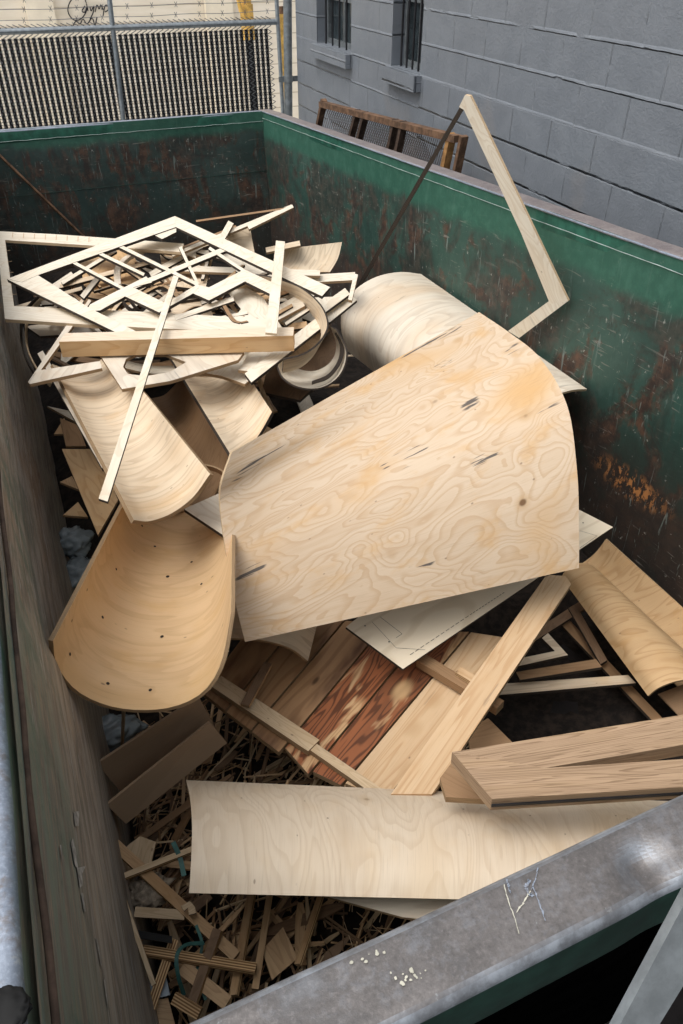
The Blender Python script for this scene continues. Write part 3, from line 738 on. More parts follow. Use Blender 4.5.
mb = MB(); mb.tube([P(241, 12, y=12.4), P(236, -10, y=12.4)], .03, 'yellow', 8); mb.build('arm', bol)
bol2 = thing('tan_post', P(281, 40, y=11.5), 'slim tan wooden post with a rusty cap between fence and gate post', 'post')
mb = MB(); a = P(281, 14, y=11.5); mb.box((a.x, 11.5, (a.z + .4) / 2), Vector((.055, 0, 0)), Vector((0, .05, 0)), Vector((0, 0, (a.z - .4) / 2)), 'yellow'); mb.build('shaft', bol2)
mb = MB(); mb.tube([a, a + Vector((0, 0, .09))], .04, 'rust', 10); mb.build('cap', bol2)

# ================================================================== CONTENTS
# litter at the bottom
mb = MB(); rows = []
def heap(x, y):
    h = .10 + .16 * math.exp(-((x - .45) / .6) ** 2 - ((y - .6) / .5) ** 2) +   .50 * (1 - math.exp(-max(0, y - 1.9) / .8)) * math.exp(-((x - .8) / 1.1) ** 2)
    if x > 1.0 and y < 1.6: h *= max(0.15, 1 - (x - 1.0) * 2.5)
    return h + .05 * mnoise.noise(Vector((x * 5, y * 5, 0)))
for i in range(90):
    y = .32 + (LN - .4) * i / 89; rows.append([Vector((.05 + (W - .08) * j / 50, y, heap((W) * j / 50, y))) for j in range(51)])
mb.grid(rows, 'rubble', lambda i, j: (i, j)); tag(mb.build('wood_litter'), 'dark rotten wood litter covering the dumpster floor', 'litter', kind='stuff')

def stick(a, b, w_, h_, m, label, name='wood_stick', group=None, m_end='edge', m_side='striped', cat='wood scrap', up=None):
    mb = MB(); mb.bar(a, b, w_, h_, m, up=up or (rnd.uniform(-.5, .5), rnd.uniform(-.5, .5), 1), m_end=m_end, m_side=m_side)
    return tag(mb.build(name), label, cat, group)
def splinter(c, yaw, pitch_, L, w_, h_, m, label, group, name='wood_offcut', bend=0.):
    """a broken, slightly bent, tapering strip"""
    d = Vector((math.cos(yaw) * math.cos(pitch_), math.sin(yaw) * math.cos(pitch_), math.sin(pitch_))); s_ = Vector((-math.sin(yaw), math.cos(yaw), rnd.uniform(-.6, .6))).normalized(); u_ = d.cross(s_)
    mb = MB(); n = 5; rows = []; ou, ov = rnd.random() * 9, rnd.random() * 9
    e0, e1 = rnd.uniform(.3, 1), rnd.uniform(.15, 1)
    for i in range(n + 1):
        t = i / n; ww = w_ * (1 if .15 < t < .85 else (e0 if t < .5 else e1)); p = Vector(c) + d * (t - .5) * L + u_ * bend * L * (4 * t * (1 - t)) + s_ * rnd.uniform(-.06, .06) * w_
        rows.append([p + s_ * ww / 2 + u_ * h_ / 2, p - s_ * ww / 2 + u_ * h_ / 2, p - s_ * ww / 2 - u_ * h_ / 2, p + s_ * ww / 2 - u_ * h_ / 2, p + s_ * ww / 2 + u_ * h_ / 2])
    cum = [0, w_, w_ + h_, 2 * w_ + h_, 2 * w_ + 2 * h_]
    mb.grid(rows, m, lambda i, j: (ou + L * i / n, ov + cum[j]), smooth=False); mb.face(rows[0][:-1], 'edge', [(0, 0), (.02, 0), (.02, .01), (0, .01)]); mb.face(rows[-1][:-1], 'edge', [(0, 0), (.02, 0), (.02, .01), (0, .01)])
    return tag(mb.build(name), label, 'wood scrap', group)

def ori(yaw):
    yaw %= math.pi
    return 'lying crosswise' if yaw < .35 or yaw > 2.8 else ('slanting up right' if yaw < 1.2 else ('pointing away' if yaw < 1.95 else 'slanting up left'))
mb = MB()
for i in range(1500):
    x = rnd.uniform(.05, 1.2); y = rnd.uniform(.34, 1.6); z = heap(x, y) + rnd.uniform(.0, .11); L = rnd.uniform(.03, .14); yaw = rnd.gauss(.6, .6) if rnd.random() < .6 else rnd.uniform(0, 3.14); pt = rnd.gauss(0, .3)
    d = Vector((math.cos(yaw) * math.cos(pt), math.sin(yaw) * math.cos(pt), math.sin(pt))) * L / 2; c = Vector((max(x, abs(d.x) + .06), y, z)); wd = rnd.uniform(.0015, .007)
    mb.bar(c - d, c + d, wd, wd * .6, rnd.choice(['scrap', 'scrapdark', 'scrapdark', 'brown', 'scrappale']), up=(rnd.uniform(-1, 1), rnd.uniform(-1, 1), 1))
tag(mb.build('wood_splinters'), 'fine wood splinters and shavings filling the near left heap', 'litter', kind='stuff')
G1 = 'splintered offcuts in the near left scrap heap'
for i in range(290):
    x = rnd.uniform(.06, 1.25); y = rnd.uniform(.34, 1.5) if x < .8 else rnd.uniform(.34, .75)
    z = heap(x, y) + rnd.uniform(.01, .13); L = rnd.uniform(.08, .34)
    if rnd.random() < .55: yaw = rnd.gauss(.55, .45)
    else: yaw = rnd.uniform(0, 3.14)
    hx = abs(math.cos(yaw)) * L / 2; x = max(x, hx + .07); mm = rnd.choice(['scrap', 'scrap', 'scrapdark', 'scrapdark', 'scrappale', 'brown'])
    where = 'right under the hardboard channel' if (y > .95 and x < .35) else ('beside the plank panel' if y > .95 else ('by the left wall' if x < .25 else ('below the front sheet' if x < .7 else 'deep under the oak boards')))
    lab1 = ('short ' if L < .2 else 'long ') + {'scrap': 'tan', 'scrapdark': 'dark', 'scrappale': 'pale', 'brown': 'brown'}[mm] + ' splintered offcut in the near heap, ' + where
    lab1 += ', ' + ori(yaw)
    splinter((x, y, z), yaw, rnd.gauss(0, .22), L, rnd.choice((rnd.uniform(.005, .014), rnd.uniform(.008, .03))), rnd.uniform(.003, .008), mm, lab1, G1, bend=rnd.uniform(-.06, .06))

# --- heap pieces one can point at
hz = .42
stick(P(113, 843, .50), P(236, 957, .44), .026, .014, 'scrap', 'long tan stick sloping down right across the near left scrap heap', m_side='striped')
stick(P(116, 876, .58), P(154, 985, .50), .010, .009, 'scrappale', 'thin pale stick standing along the left wall in the scrap heap')
stick(P(132, 949, .46), P(256, 969, .46), .022, .012, 'striped', 'striped laminated stick lying level across the near left scrap heap')
stick(P(174, 940, .45), P(150, 1010, .45), .022, .012, 'striped', 'striped laminated stick pointing at the camera in the near left heap')
stick(P(252, 893, .42), P(234, 996, .42), .020, .012, 'scrap', 'upright brown stick in the heap below the front pale sheet')
stick(P(270, 893, .42), P(255, 990, .42), .016, .012, 'scrap', 'darker upright stick just right of the upright brown stick')
stick(P(322, 893, .42), P(298, 965, .42), .016, .010, 'scrap', 'rightmost upright stick below the front pale sheet')
stick(P(218, 930, .47), P(192, 1005, .44), .022, .016, 'scrapdark', 'dark broken stick leaning in the middle of the near left heap')
stick(P(174, 998, .47), P(200, 1014, .47), .024, .012, 'striped', 'short striped stick close to the near rim')
stick(P(182, 967, .45), P(228, 1003, .43), .030, .010, 'scrap', 'broad tan stick sloping right between the striped sticks')
stick(P(205, 845, .5), P(116, 880, .5), .016, .010, 'scrappale', 'pale stick lying across the small plywood tile in the heap')
stick(P(135, 912, .47), P(185, 915, .46), .022, .012, 'scrappale', 'short pale offcut beside the crumpled grey paper')
co = (P(145, 860, .44), Vector((-.1, -.25, 1)).normalized())
flat('plywood_tile', co, [[(118, 868), (127, 846), (140, 836), (156, 842), (150, 868), (128, 880)]], .009, 'scrappale', 'edge', 'small square pale plywood tile in the near left heap', 'plywood piece')
co = (P(280, 950, .40), Vector((.1, -.3, 1)).normalized())
flat('plywood_tile', co, [[(262, 950), (283, 927), (298, 958), (272, 980)]], .009, 'scrap', 'edge', 'tan plywood tile standing near the near rim, below the front sheet', 'plywood piece')
flat('card_scrap', (P(145, 992, .44), Vector((0, -.2, 1)).normalized()), [[(137, 1002), (141, 990), (166, 976), (170, 995), (150, 1000)]], .003, 'bluegrey', 'bluegrey', 'blue grey folded card beside the near rim', 'card')
flat('plywood_tile', (P(160, 1010, .42), Vector((0, -.2, 1)).normalized()), [[(137, 1003), (168, 998), (176, 1028), (137, 1028)]], .009, 'scrap', 'edge', 'orange brown plywood tile under the blue grey card', 'plywood piece')
flat('black_bar', (P(155, 935, .5), Vector((0, -.3, 1)).normalized()), [[(137, 930), (172, 936), (172, 943), (138, 938)]], .008, 'blackrub', 'blackrub', 'short black plastic bar in the near left heap', 'plastic bar')
# gingerbread-like bracket with a round notch
mb_p = [(181, 906), (190, 901), (195, 907), (196, 913), (189, 915), (188, 908), (184, 911)]
flat('notched_offcut', (P(188, 908, .5), Vector((0, -.3, 1)).normalized()), [mb_p], .008, 'scrappale', 'burnt', 'small pale offcut with a round notch cut in it', 'plywood piece')
# teal straps
mb = MB(); q, L = spline([P(173, 842, .52), P(180, 858, .50), P(184, 876, .49)], 12); 
for a, b in zip(q, q[1:]): mb.bar(a, b, .012, .002, 'teal')
tag(mb.build('plastic_strap'), 'short straight teal packing strap left of the front pale sheet', 'strap')
mb = MB(); q, L = spline([P(204, 943, .47), P(186, 945, .5), P(177, 955, .52), P(178, 975, .5), P(184, 995, .45)], 20)
for a, b in zip(q, q[1:]): mb.bar(a, b, .009, .002, 'teal')
q, L = spline([P(196, 925, .47), P(202, 945, .45), P(197, 975, .44), P(206, 1000, .42)], 16)
for a, b in zip(q, q[1:]): mb.bar(a, b, .007, .002, 'teal')
tag(mb.build('plastic_strap'), 'looped teal packing strap among sticks near the near rim', 'strap')
# crumpled things
def crumple(name, c, sx, sy, sz, m, label, cat, seed, amp=.35, fr=3.):
    bm = bmesh.new(); bmesh.ops.create_icosphere(bm, subdivisions=4, radius=1)
    for v in bm.verts:
        n = v.co.normalized(); k = 1 + amp * (abs(mnoise.noise(n * fr + Vector((seed, 0, 0)))) * 2 - .5) + amp * .5 * mnoise.noise(n * fr * 2.5 + Vector((0, seed, 0)))
        v.co = Vector((n.x * sx, n.y * sy, n.z * sz)) * k
    me = bpy.data.meshes.new(name); bm.to_mesh(me); bm.free(); me.materials.append(M[m])
    for p in me.polygons: p.use_smooth = True
    o = bpy.data.objects.new(name, me); COL.objects.link(o); o.location = c; return tag(o, label, cat)
crumple('paper_scrap', P(150, 892, .45), .055, .045, .022, 'rag', 'crumpled grey brown paper on the near left heap', 'paper', 3, .38, 2.2)
crumple('plastic_bag', P(74, 542, .50), .07, .08, .05, 'plastic', 'crumpled clear grey plastic by the left wall, upper one', 'plastic bag', 5, .28, 1.8)
crumple('plastic_bag', P(80, 572, .45), .07, .09, .05, 'plastic', 'crumpled clear grey plastic by the left wall, lower one touching the big trough', 'plastic bag', 8, .28, 1.8)
crumple('plastic_bag', P(112, 732, .30), .10, .06, .04, 'plastic', 'clear plastic bag beneath the big bent trough by the left wall', 'plastic bag', 2, .28, 1.8)
mb = MB(); mb.tube([P(124, 705, .62), P(122, 748, .3)], .006, 'scrappale', 6); tag(mb.build('dowel'), 'thin upright stick below the rim of the big bent trough', 'stick')

# --- brown hardboard angle
mb_a = [P(97, 765, .62), P(135, 790, .45), P(108, 806, .66), P(112, 811, .665), P(125, 823, .56)]
a0 = [P(97, 764, .60), P(118, 792, .42), P(107, 805, .58)]
a1 = [P(197, 696, .60), P(230, 722, .42), P(214, 728, .58)]
def trayside():
    A0, A1 = P(97, 764, .62), P(199, 697, .62); B0, B1 = P(128, 800, .42), P(222, 740, .42)
    C0, C1 = P(107, 805, .60), P(210, 722, .60); D0, D1 = P(126, 824, .50), P(227, 743, .50)
    mb = MB()
    def slab(p, th=.008):
        n = (p[1] - p[0]).cross(p[3] - p[0]).normalized(); n = n if n.dot(CAM - p[0]) > 0 else -n
        mb.plate([p], th, n, 'kraft', 'kraft', p[1] - p[0])
    slab([A0, A1, B1, B0]); slab([C0, C1, D1, D0]); slab([B0, B1, C1 - Vector((0, 0, .01)), C0 - Vector((0, 0, .01))])
    return mb
tag(trayside().build('hardboard_channel'), 'brown hardboard channel lying below the big bent trough', 'channel')

# --- far lower fill under the pile
G2 = 'plywood offcuts buried under the pile'
CW = {'scrap': 'tan', 'brown': 'brown', 'pale': 'pale', 'bent': 'light tan', 'scrapdark': 'dark', 'scrappale': 'pale'}
for i in range(95):
    x = rnd.uniform(.35, 1.9); y = rnd.uniform(1.7, 5.0)
    if x > 1.3 and y < 3: continue
    z = heap(x, y) + rnd.uniform(.0, .24); z = min(z, .78) if y < 2.9 else z; L = rnd.uniform(.25, .7); yaw = rnd.uniform(0, 3.14)
    hx = abs(math.cos(yaw)) * L / 2; x = max(x, hx + .18); x = min(x, 2.2 - hx); mm = rnd.choice(['scrap', 'brown', 'pale', 'bent', 'scrapdark', 'brown'])
    where = 'under the two pale troughs' if y < 2.6 else ('under the lattice frame' if x < 1.1 else 'under the bent hoops')
    splinter((x, y, z), yaw, rnd.gauss(0, .08), L, rnd.uniform(.02, .09), rnd.uniform(.006, .012), mm, CW[mm] + ' plywood offcut half buried ' + where + ', ' + ori(yaw), G2, bend=rnd.uniform(-.08, .08))
# --- plank panel under the sheets
pz = .50
co, n = P(350, 700, pz), Vector((0, 0, 1))
seams = [((200, 693), (300, 560)), ((226, 711), (325, 590)), ((253, 729), (345, 620)), ((282, 750), (385, 625)), ((312, 771), (425, 632)), ((345, 782), (470, 632)), ((386, 800), (520, 640))]
panel = thing('plank_panel', P(330, 720, pz), 'wooden plank panel with red stained middle boards under the printed white board', 'wood panel')
def on(px, py, z=pz): return P(px, py, z)
mats = ['oldpine', 'oldpine', 'oldpine', 'red', 'red', 'pine']
for i, (s0, s1) in enumerate(zip(seams, seams[1:])):
    a, b, c, d = on(*s0[0]), on(*s0[1]), on(*s1[1]), on(*s1[0])
    e = (d - a).normalized() * .0035; a, b, c, d = a + e, b + e, c - e, d - e
    a += (b - a).normalized() * rnd.uniform(-.02, .02); d += (c - d).normalized() * rnd.uniform(-.015, .015)
    mb = MB(); mb.plate([[a, b, c, d]], .018, Vector((0, 0, 1)), mats[i], 'edge', b - a); pl = mb.build('plank', panel)
    if mats[i] == 'red': pl['label'] = 'red stained plank with round knots'
mb = MB(); mb.bar(P(216, 683, pz + .016), P(314, 748, pz + .016), .05, .022, 'scrappale', m_side='edge'); mb.build('batten', panel)
mb = MB(); mb.bar(P(232, 703, pz - .035), P(370, 800, pz - .035), .04, .03, 'scrap', m_side='edge'); mb.build('batten', panel)
mb = MB(); mb.bar(P(312, 748, pz + .012), P(378, 794, pz + .012), .028, .02, 'scrappale', m_side='edge'); mb.build('batten', panel)
stick(P(268, 664, pz + .05), P(245, 706, pz + .05), .028, .012, 'scrapdark', 'short dark weathered stick lying on the plank panel', up=(0, 0, 1))
stick(P(420, 660, pz + .03), P(500, 708, pz + .03), .04, .03, 'brown', 'brown batten crossing under the long pine board', name='wood_batten', m_side='brown', up=(0, 0, 1))
stick(P(458, 671, pz + .055), P(478, 683, pz + .055), .03, .015, 'pine', 'small pale block on the brown batten beside the pine board', name='wood_block', up=(0, 0, 1))
# long pine board
flat('pine_board', [(557, 580, .66), (410, 790, .60), (440, 780, .60)], [[(545, 577), (550, 575), (566, 576), (571, 584), (432, 794), (391, 794), (420, 752)]], .024, 'pine', 'pine', 'long knotty pine board sloping from the big sheet down to the oak boards', 'board', grain=((390, 790), (545, 577)))
flat('wood_offcut', [(500, 730, .45), (520, 720, .45), (510, 750, .45)], [[(488, 718), (512, 742), (470, 750), (468, 730)]], .02, 'brown', 'brown', 'dark brown board end right of the long pine board', 'wood scrap')

# --- frames down in the dark hole
fr = [(520, 690, .20), (620, 680, .20), (560, 650, .20)]
flat('frame_strip', fr, [[(498, 684), (628, 675), (636, 683), (498, 695)]], .014, 'bent', 'burnt', 'longest pale plywood bar down in the dark hole', 'frame bar')
flat('frame_strip', [(520, 670, .25), (600, 660, .25), (560, 640, .25)], [[(516, 672), (596, 659), (602, 667), (520, 680)]], .014, 'brown', 'burnt', 'short brown plywood bar above the longest bar in the hole', 'frame bar')
flat('frame_corner', [(520, 660, .28), (560, 655, .28), (550, 640, .28)], [[(512, 660), (555, 651), (542, 638), (548, 633), (568, 655), (514, 667)]], .014, 'bent', 'burnt', 'pale plywood frame corner deep in the hole', 'frame bar')
flat('frame_strip', [(575, 630, .12), (657, 719, .12), (600, 690, .12)], [strip(565, 622, 660, 722, 9)], .014, 'brown', 'burnt', 'brown bar running beside the amber bent sheet in the hole', 'frame bar')
flat('frame_strip', [(575, 630, .16), (657, 719, .16), (600, 690, .16)], [strip(505, 655, 590, 600, 9)], .014, 'scrapdark', 'burnt', 'dark bar crossing at the top of the hole', 'frame bar')
flat('frame_strip', [(575, 630, .17), (657, 719, .17), (600, 690, .17)], [strip(572, 606, 604, 662, 8)], .014, 'scrapdark', 'burnt', 'dark bar hanging beside the amber bent sheet', 'frame bar')

# --- amber bent sheets at the right wall
ruled('bent_plywood_sheet', prof((648, 696, .27), (660, 687, .32), (682, 680, .345), (708, 681, .33), (730, 692, .27)),
      prof((561, 577, .27), (568, 568, .315), (580, 563, .335), (592, 565, .32), (601, 573, .27)),
      .007, 'orange', 'edge', 'amber arched plywood sheet lying low by the right wall', 'bent plywood', grain='arc')
ruled('bent_plywood_sheet', prof((775, 690, .17), (745, 700, .11), (720, 705, .08), (690, 700, .07)),
      prof((606, 539, .28), (596, 552, .20), (584, 562, .14), (570, 570, .10)),
      .008, 'orange', 'edge', 'amber plywood sheet leaning flat on the right wall behind the arched one', 'bent plywood', grain='arc')
flat('plywood_piece', [(670, 690, .20), (700, 700, .20), (690, 720, .16)], [[(658, 694), (720, 670), (730, 730), (678, 715)]], .01, 'brown', 'edge', 'brown plywood piece under the end of the amber bent sheet', 'plywood piece')

# --- white printed board under the big sheet
wp_ = [(403, 668, .60), (347, 627, .66), (612, 527, .66)]
flat('printed_board', wp_, [[(346, 627), (403, 669), (613, 527), (560, 500), (430, 560)]], .012, 'printed', 'burnt', 'white faced plywood board with fine printed lines under the big sheet', 'board', grain=((403, 669), (613, 527)))
co, n = plane_of(wp_)
def line_on(pts, wd, lift, mbx, m='ink', dash=None):
    for (a, b) in zip(pts, pts[1:]):
        a, b = PL(*a, co, n) + n * lift, PL(*b, co, n) + n * lift; d = b - a; s_ = n.cross(d).normalized() * wd / 2
        k = 12 if dash else 1
        for i in range(k):
            p, q = a + d * (i / k), a + d * ((i + (.7 if dash else 1)) / k); mbx.face([p - s_, q - s_, q + s_, p + s_], m)
pb = bpy.data.objects['printed_board']; mb = MB()
def as_part(mbx, name, parent):
    o = mbx.build(name)
    for v_ in o.data.vertices: v_.co += o.location - parent.location
    o.location = (0, 0, 0); o.parent = parent; return o
for pts_, wd_, ds_ in (([(410, 655), (470, 615), (505, 592)], .0016, 1), ([(372, 622), (396, 648), (425, 650)], .001, None), ([(380, 617), (402, 634), (396, 638)], .0012, None), ([(580, 531), (597, 536), (580, 548)], .001, None)):
    mb = MB(); line_on(pts_, wd_, .0012, mb, dash=ds_); as_part(mb, 'printed_line', pb)
for c in ((365, 626), (389, 642), (583, 523)):
    mb = MB(); q = PL(*c, co, n) + n * .0014; mb.face([q + Vector((math.cos(k) * .003, math.sin(k) * .003, 0)) for k in range(6)], 'ink'); as_part(mb, 'printed_dot', pb)

# --- small curved pieces under the left part of the sheet
ruled('bent_plywood_sheet', prof((195, 636, .60), (228, 638, .66), (262, 640, .66), (290, 648, .62), (308, 661, .56)), prof((205, 560, .62), (240, 570, .68), (275, 575, .68), (305, 590, .64), (322, 605, .58)),
      .008, 'bent', 'edge', 'small arched plywood piece peeking out below the big sheet left corner', 'bent plywood')
flat('plywood_piece', [(190, 510, 1.0), (225, 535, 1.0), (230, 500, 1.0)], [[(184, 509), (222, 492), (232, 500), (230, 538), (226, 537)]], .012, 'pale', 'burnt', 'pale flat plywood corner between the big trough and the big sheet', 'plywood piece')

# --- big trough, front left
ruled('bent_plywood_trough',
      prof((53, 641, 1.17), (57, 665, 1.05), (76, 690, .955), (106, 705, .905), (140, 710, .89), (176, 706, .905), (205, 690, .935), (222, 660, .99), (231, 612, 1.06)),
      prof((141, 470, 1.06), (143, 480, 1.0), (150, 491, .95), (165, 500, .91), (185, 505, .90), (205, 503, .91), (220, 492, .95), (229, 475, 1.0), (233, 460, 1.03)),
      .010, 'warm', 'edge', 'large half pipe trough of warm maple plywood with screw holes, lying by the left wall', 'bent plywood', grain='arc',
      dots=[(.12, .22, .0045), (.10, .42, .0045), (.08, .55, .0045), (.3, .3, .0045), (.35, .55, .005), (.55, .25, .004), (.6, .5, .0055), (.5, .7, .004), (.75, .4, .004), (.18, .12, .004), (.85, .3, .004), (.7, .62, .004), (.33, .12, .004)])
# rest board under the trough
flat('plywood_board', [(75, 480, .85), (100, 520, .85), (110, 450, .85)], [[(62, 449), (92, 449), (105, 470), (118, 500), (98, 535)], ], .010, 'orange', 'edge', 'tan plywood board with comb slots left of the two pale troughs', 'plywood piece')
for k, (x, y, x2, y2) in enumerate(((89, 454, 99, 456), (89, 468, 105, 468), (83, 478, 101, 480))): pass
for pts, m_, lab in (([(47, 406), (70, 411), (78, 423)], 'pale', 'thin pale triangle frame by the left wall, top of three'), ([(54, 434), (64, 418), (73, 434)], 'scrap', 'small tan wedge by the left wall below the thin triangle'),
                     ([(60, 482), (72, 476), (80, 490)], 'scrap', 'small brown wedge by the left wall beside the comb board'), ([(63, 515), (78, 502), (88, 517)], 'orange', 'lowest small orange wedge above the clear plastic'), ([(78, 425), (86, 446), (66, 446), (60, 418)], 'brown', 'brown board scrap behind the thin pale triangle')):
    flat('wood_wedge', (P(*pts[0], .75), Vector((.2, -.2, 1)).normalized()), [pts], .01, m_, 'edge', lab, 'wood scrap')

# --- pale troughs, middle left
ruled('bent_plywood_trough', prof((134, 520, 1.20), (150, 521, 1.15), (172, 513, 1.125), (193, 497, 1.14), (210, 474, 1.21)),
      prof((52, 364, 1.15), (64, 368, 1.11), (80, 369, 1.09), (96, 364, 1.10), (110, 350, 1.15)),
      .012, 'bent', 'edge', 'long pale trough of grained plywood, left of two, end pointing at the big sheet', 'bent plywood', grain='arc')
ruled('bent_plywood_trough', prof((234, 460, 1.08), (244, 452, 1.05), (258, 436, 1.04), (272, 412, 1.08)),
      prof((160, 340, 1.08), (178, 344, 1.05), (200, 342, 1.04), (218, 330, 1.08)),
      .012, 'bent', 'burnt', 'pale trough of grained plywood, right of two, running under the big sheet', 'bent plywood', grain='arc')
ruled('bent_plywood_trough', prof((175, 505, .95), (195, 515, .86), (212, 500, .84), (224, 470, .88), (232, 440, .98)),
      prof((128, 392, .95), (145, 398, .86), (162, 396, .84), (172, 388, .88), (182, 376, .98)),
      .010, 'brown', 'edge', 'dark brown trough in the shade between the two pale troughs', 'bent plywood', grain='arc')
# slender ring segments in there
def ring(name, c, r, h_, a0, a1, th, axis, m, m_edge, label, start=None, n=40):
    """hoop of bent strip: centre, radius, strip width h_ along axis"""
    axis = Vector(axis).normalized(); e = Vector(start or (1, 0, 0)); e = (e - axis * e.dot(axis)).normalized(); f = axis.cross(e)
    p0 = []; 
    for k in range(n + 1):
        a = R_(a0 + (a1 - a0) * k / n); p0.append(Vector(c) + (e * math.cos(a) + f * math.sin(a)) * r)
    p1 = [p + axis * h_ for p in p0]
    mb = MB(); ctr = Vector(c)
    def outw(p, base): return (p - base).normalized() * th
    o0 = [p + outw(p, ctr) for p in p0]; o1 = [p + outw(p, ctr + axis * h_) for p in p1]; L = r * R_(abs(a1 - a0)); ou = rnd.random() * 5
    mb.grid([p0, p1], m, lambda i, j: (ou + L * j / n, ou + h_ * i)); mb.grid([o0, o1], m, lambda i, j: (ou + L * j / n, ou + h_ * i))
    mb.grid([p1, o1], m_edge, lambda i, j: (L * j / n, th * i), False); mb.grid([p0, o0], m_edge, lambda i, j: (L * j / n, th * i), False)
    for k in (0, n): mb.face([p0[k], p1[k], o1[k], o0[k]], m_edge)
    return tag(mb.build(name), label, 'hoop')
c = P(200, 492, .98); ring('plywood_hoop', c, .10, .02, 20, 170, .006, (0, -.3, 1), 'brown', 'edge', 'thin brown hoop in the dark gap between the pale troughs')

# --- big white half pipe behind the sheet
ruled('bent_plywood_sheet',
      prof((421, 274, .94), (400, 272, .99), (376, 277, 1.01), (355, 290, .99), (343, 309, .93), (341, 328, .84), (346, 350, .70)),
      prof((587, 389, .86), (572, 390, .895), (553, 396, .90), (530, 408, .88), (510, 425, .82), (500, 445, .74), (500, 470, .60)),
      .010, 'grey', 'edgepale', 'large pale half pipe of bent plywood behind the big sheet, by the right wall', 'bent plywood', grain='arc')

# --- the big sheet
ruled('plywood_sheet',
      prof((245, 642, .80), (233, 592, .92), (224, 540, 1.04), (220, 500, 1.13), (223, 478, 1.19), (232, 452, 1.24)),
      prof((579, 568, .82), (579, 525, .93), (577, 470, 1.06), (567, 405, 1.19), (540, 358, 1.24), (510, 333, 1.24), (479, 312, 1.22)),
      .008, 'sheet', 'edgepale', 'biggest plywood sheet, slightly bent with cathedral grain, in the middle of the dumpster', 'plywood sheet', grain='len', na=40, nl=30)

# --- front pale sheet
ruled('bent_plywood_sheet',
      prof((186, 780, .55), (190, 798, .67), (192, 826, .75), (191, 862, .78), (189, 893, .765)),
      prof((690, 802, .55), (700, 820, .67), (706, 848, .75), (708, 878, .78), (706, 905, .765)),
      .008, 'front', 'edge', 'long pale curved plywood sheet in front, just inside the near rim', 'bent plywood', grain='arc')
flat('plywood_piece', [(330, 897, .66), (450, 905, .66), (400, 930, .66)], [[(322, 895), (470, 892), (470, 925), (402, 917)]], .008, 'grey', 'edge', 'grey plywood piece tucked below the front sheet at the near rim', 'plywood piece')

# --- oak boards
ok = [(460, 755, .90), (683, 716, .90), (500, 795, .90)]
co, n = plane_of(ok)
oak = thing('oak_frame_corner', P(560, 770, .86), 'two thick oak boards joined in a narrow V lying on the front sheet', 'oak boards')
for poly in ([(452, 752), (700, 712), (700, 742), (545, 768)], [(545, 768), (700, 758), (700, 786), (492, 799), (452, 752)]):
    mb = MB(); L3 = [PL(x, y, co, n) for x, y in poly]; mb.plate([L3], .040, n, 'oak', 'oak', (L3[1] - L3[0])); mb.build('board', oak)
n_o = n; mb = MB(); q0, q1 = PL(492, 799, co, n) - n_o * .021, PL(700, 786, co, n) - n_o * .021; ysd = Vector((0, -.0012, 0)); mb.bar(q0 + ysd, q1 + ysd, .004, .007, 'iron', up=(0, 0, 1)); mb.build('groove', oak)
flat('plywood_piece', [(470, 770, .76), (440, 780, .76), (480, 800, .76)], [[(440, 778), (452, 762), (520, 790), (500, 800), (446, 797)]], .02, 'brown', 'edge', 'brown offcut wedged under the left end of the oak boards', 'wood scrap')

# ================================================================== FRAME PILE
Z = 1.22
# big open white frame
flat('open_rectangle', [(0, 232, Z), (183, 244, Z), (5, 319, Z)], [[(-4, 231), (60, 234.5), (184, 243.5), (181, 252), (100, 246), (5, 240), (14, 306), (150, 312), (268, 319), (266, 333), (110, 326), (5, 319)]], .014, 'pale', 'edgepale', 'large open white plywood frame sticking out toward the left wall', 'frame', grain=((5, 319), (266, 333)))
# diamond lattice frame
dz = [(7, 279, Z + .05), (175, 217, Z + .09), (329, 287, Z + .05)]
polys = [
    [(7, 279), (175, 216), (176, 227), (38, 275), (22, 282)],
    [(175, 216), (330, 287), (322, 296), (229, 252), (176, 227)],
    [(7, 279), (38, 275), (90, 308), (140, 333), (126, 337)],
    [(86, 311), (90, 304), (118, 290), (146, 276), (152, 282), (133, 287), (166, 303), (197, 284), (209, 287), (244, 269), (277, 284), (275, 296), (245, 281), (209, 300), (193, 293), (159, 312), (125, 296), (100, 310)],
    strip(72, 261, 123, 288, 3), strip(98, 252, 144, 274, 3), strip(117, 244, 198, 284, 3.2), strip(133, 286, 230, 246, 4.5), strip(209, 247, 247, 272, 3), strip(180, 246, 198, 284, 3),
    [(150, 232), (176, 226), (176, 231), (162, 238)],
]
flat('lattice_frame', dz, polys, .013, 'pale', 'burnt', 'diamond shaped white lattice frame on top of the pile', 'lattice frame', grain=((7, 279), (175, 217)))
# flat bars and cut sheets of the pile
F = lambda name, z, polys, m, e, lab, cat='plywood piece', th=.012, tilt=0., grain=None: flat(name, [(polys[0][0][0], polys[0][0][1], z), (polys[0][1][0], polys[0][1][1], z + tilt), (polys[0][2][0], polys[0][2][1], z)], polys, th, m, e, lab, cat, grain=grain)
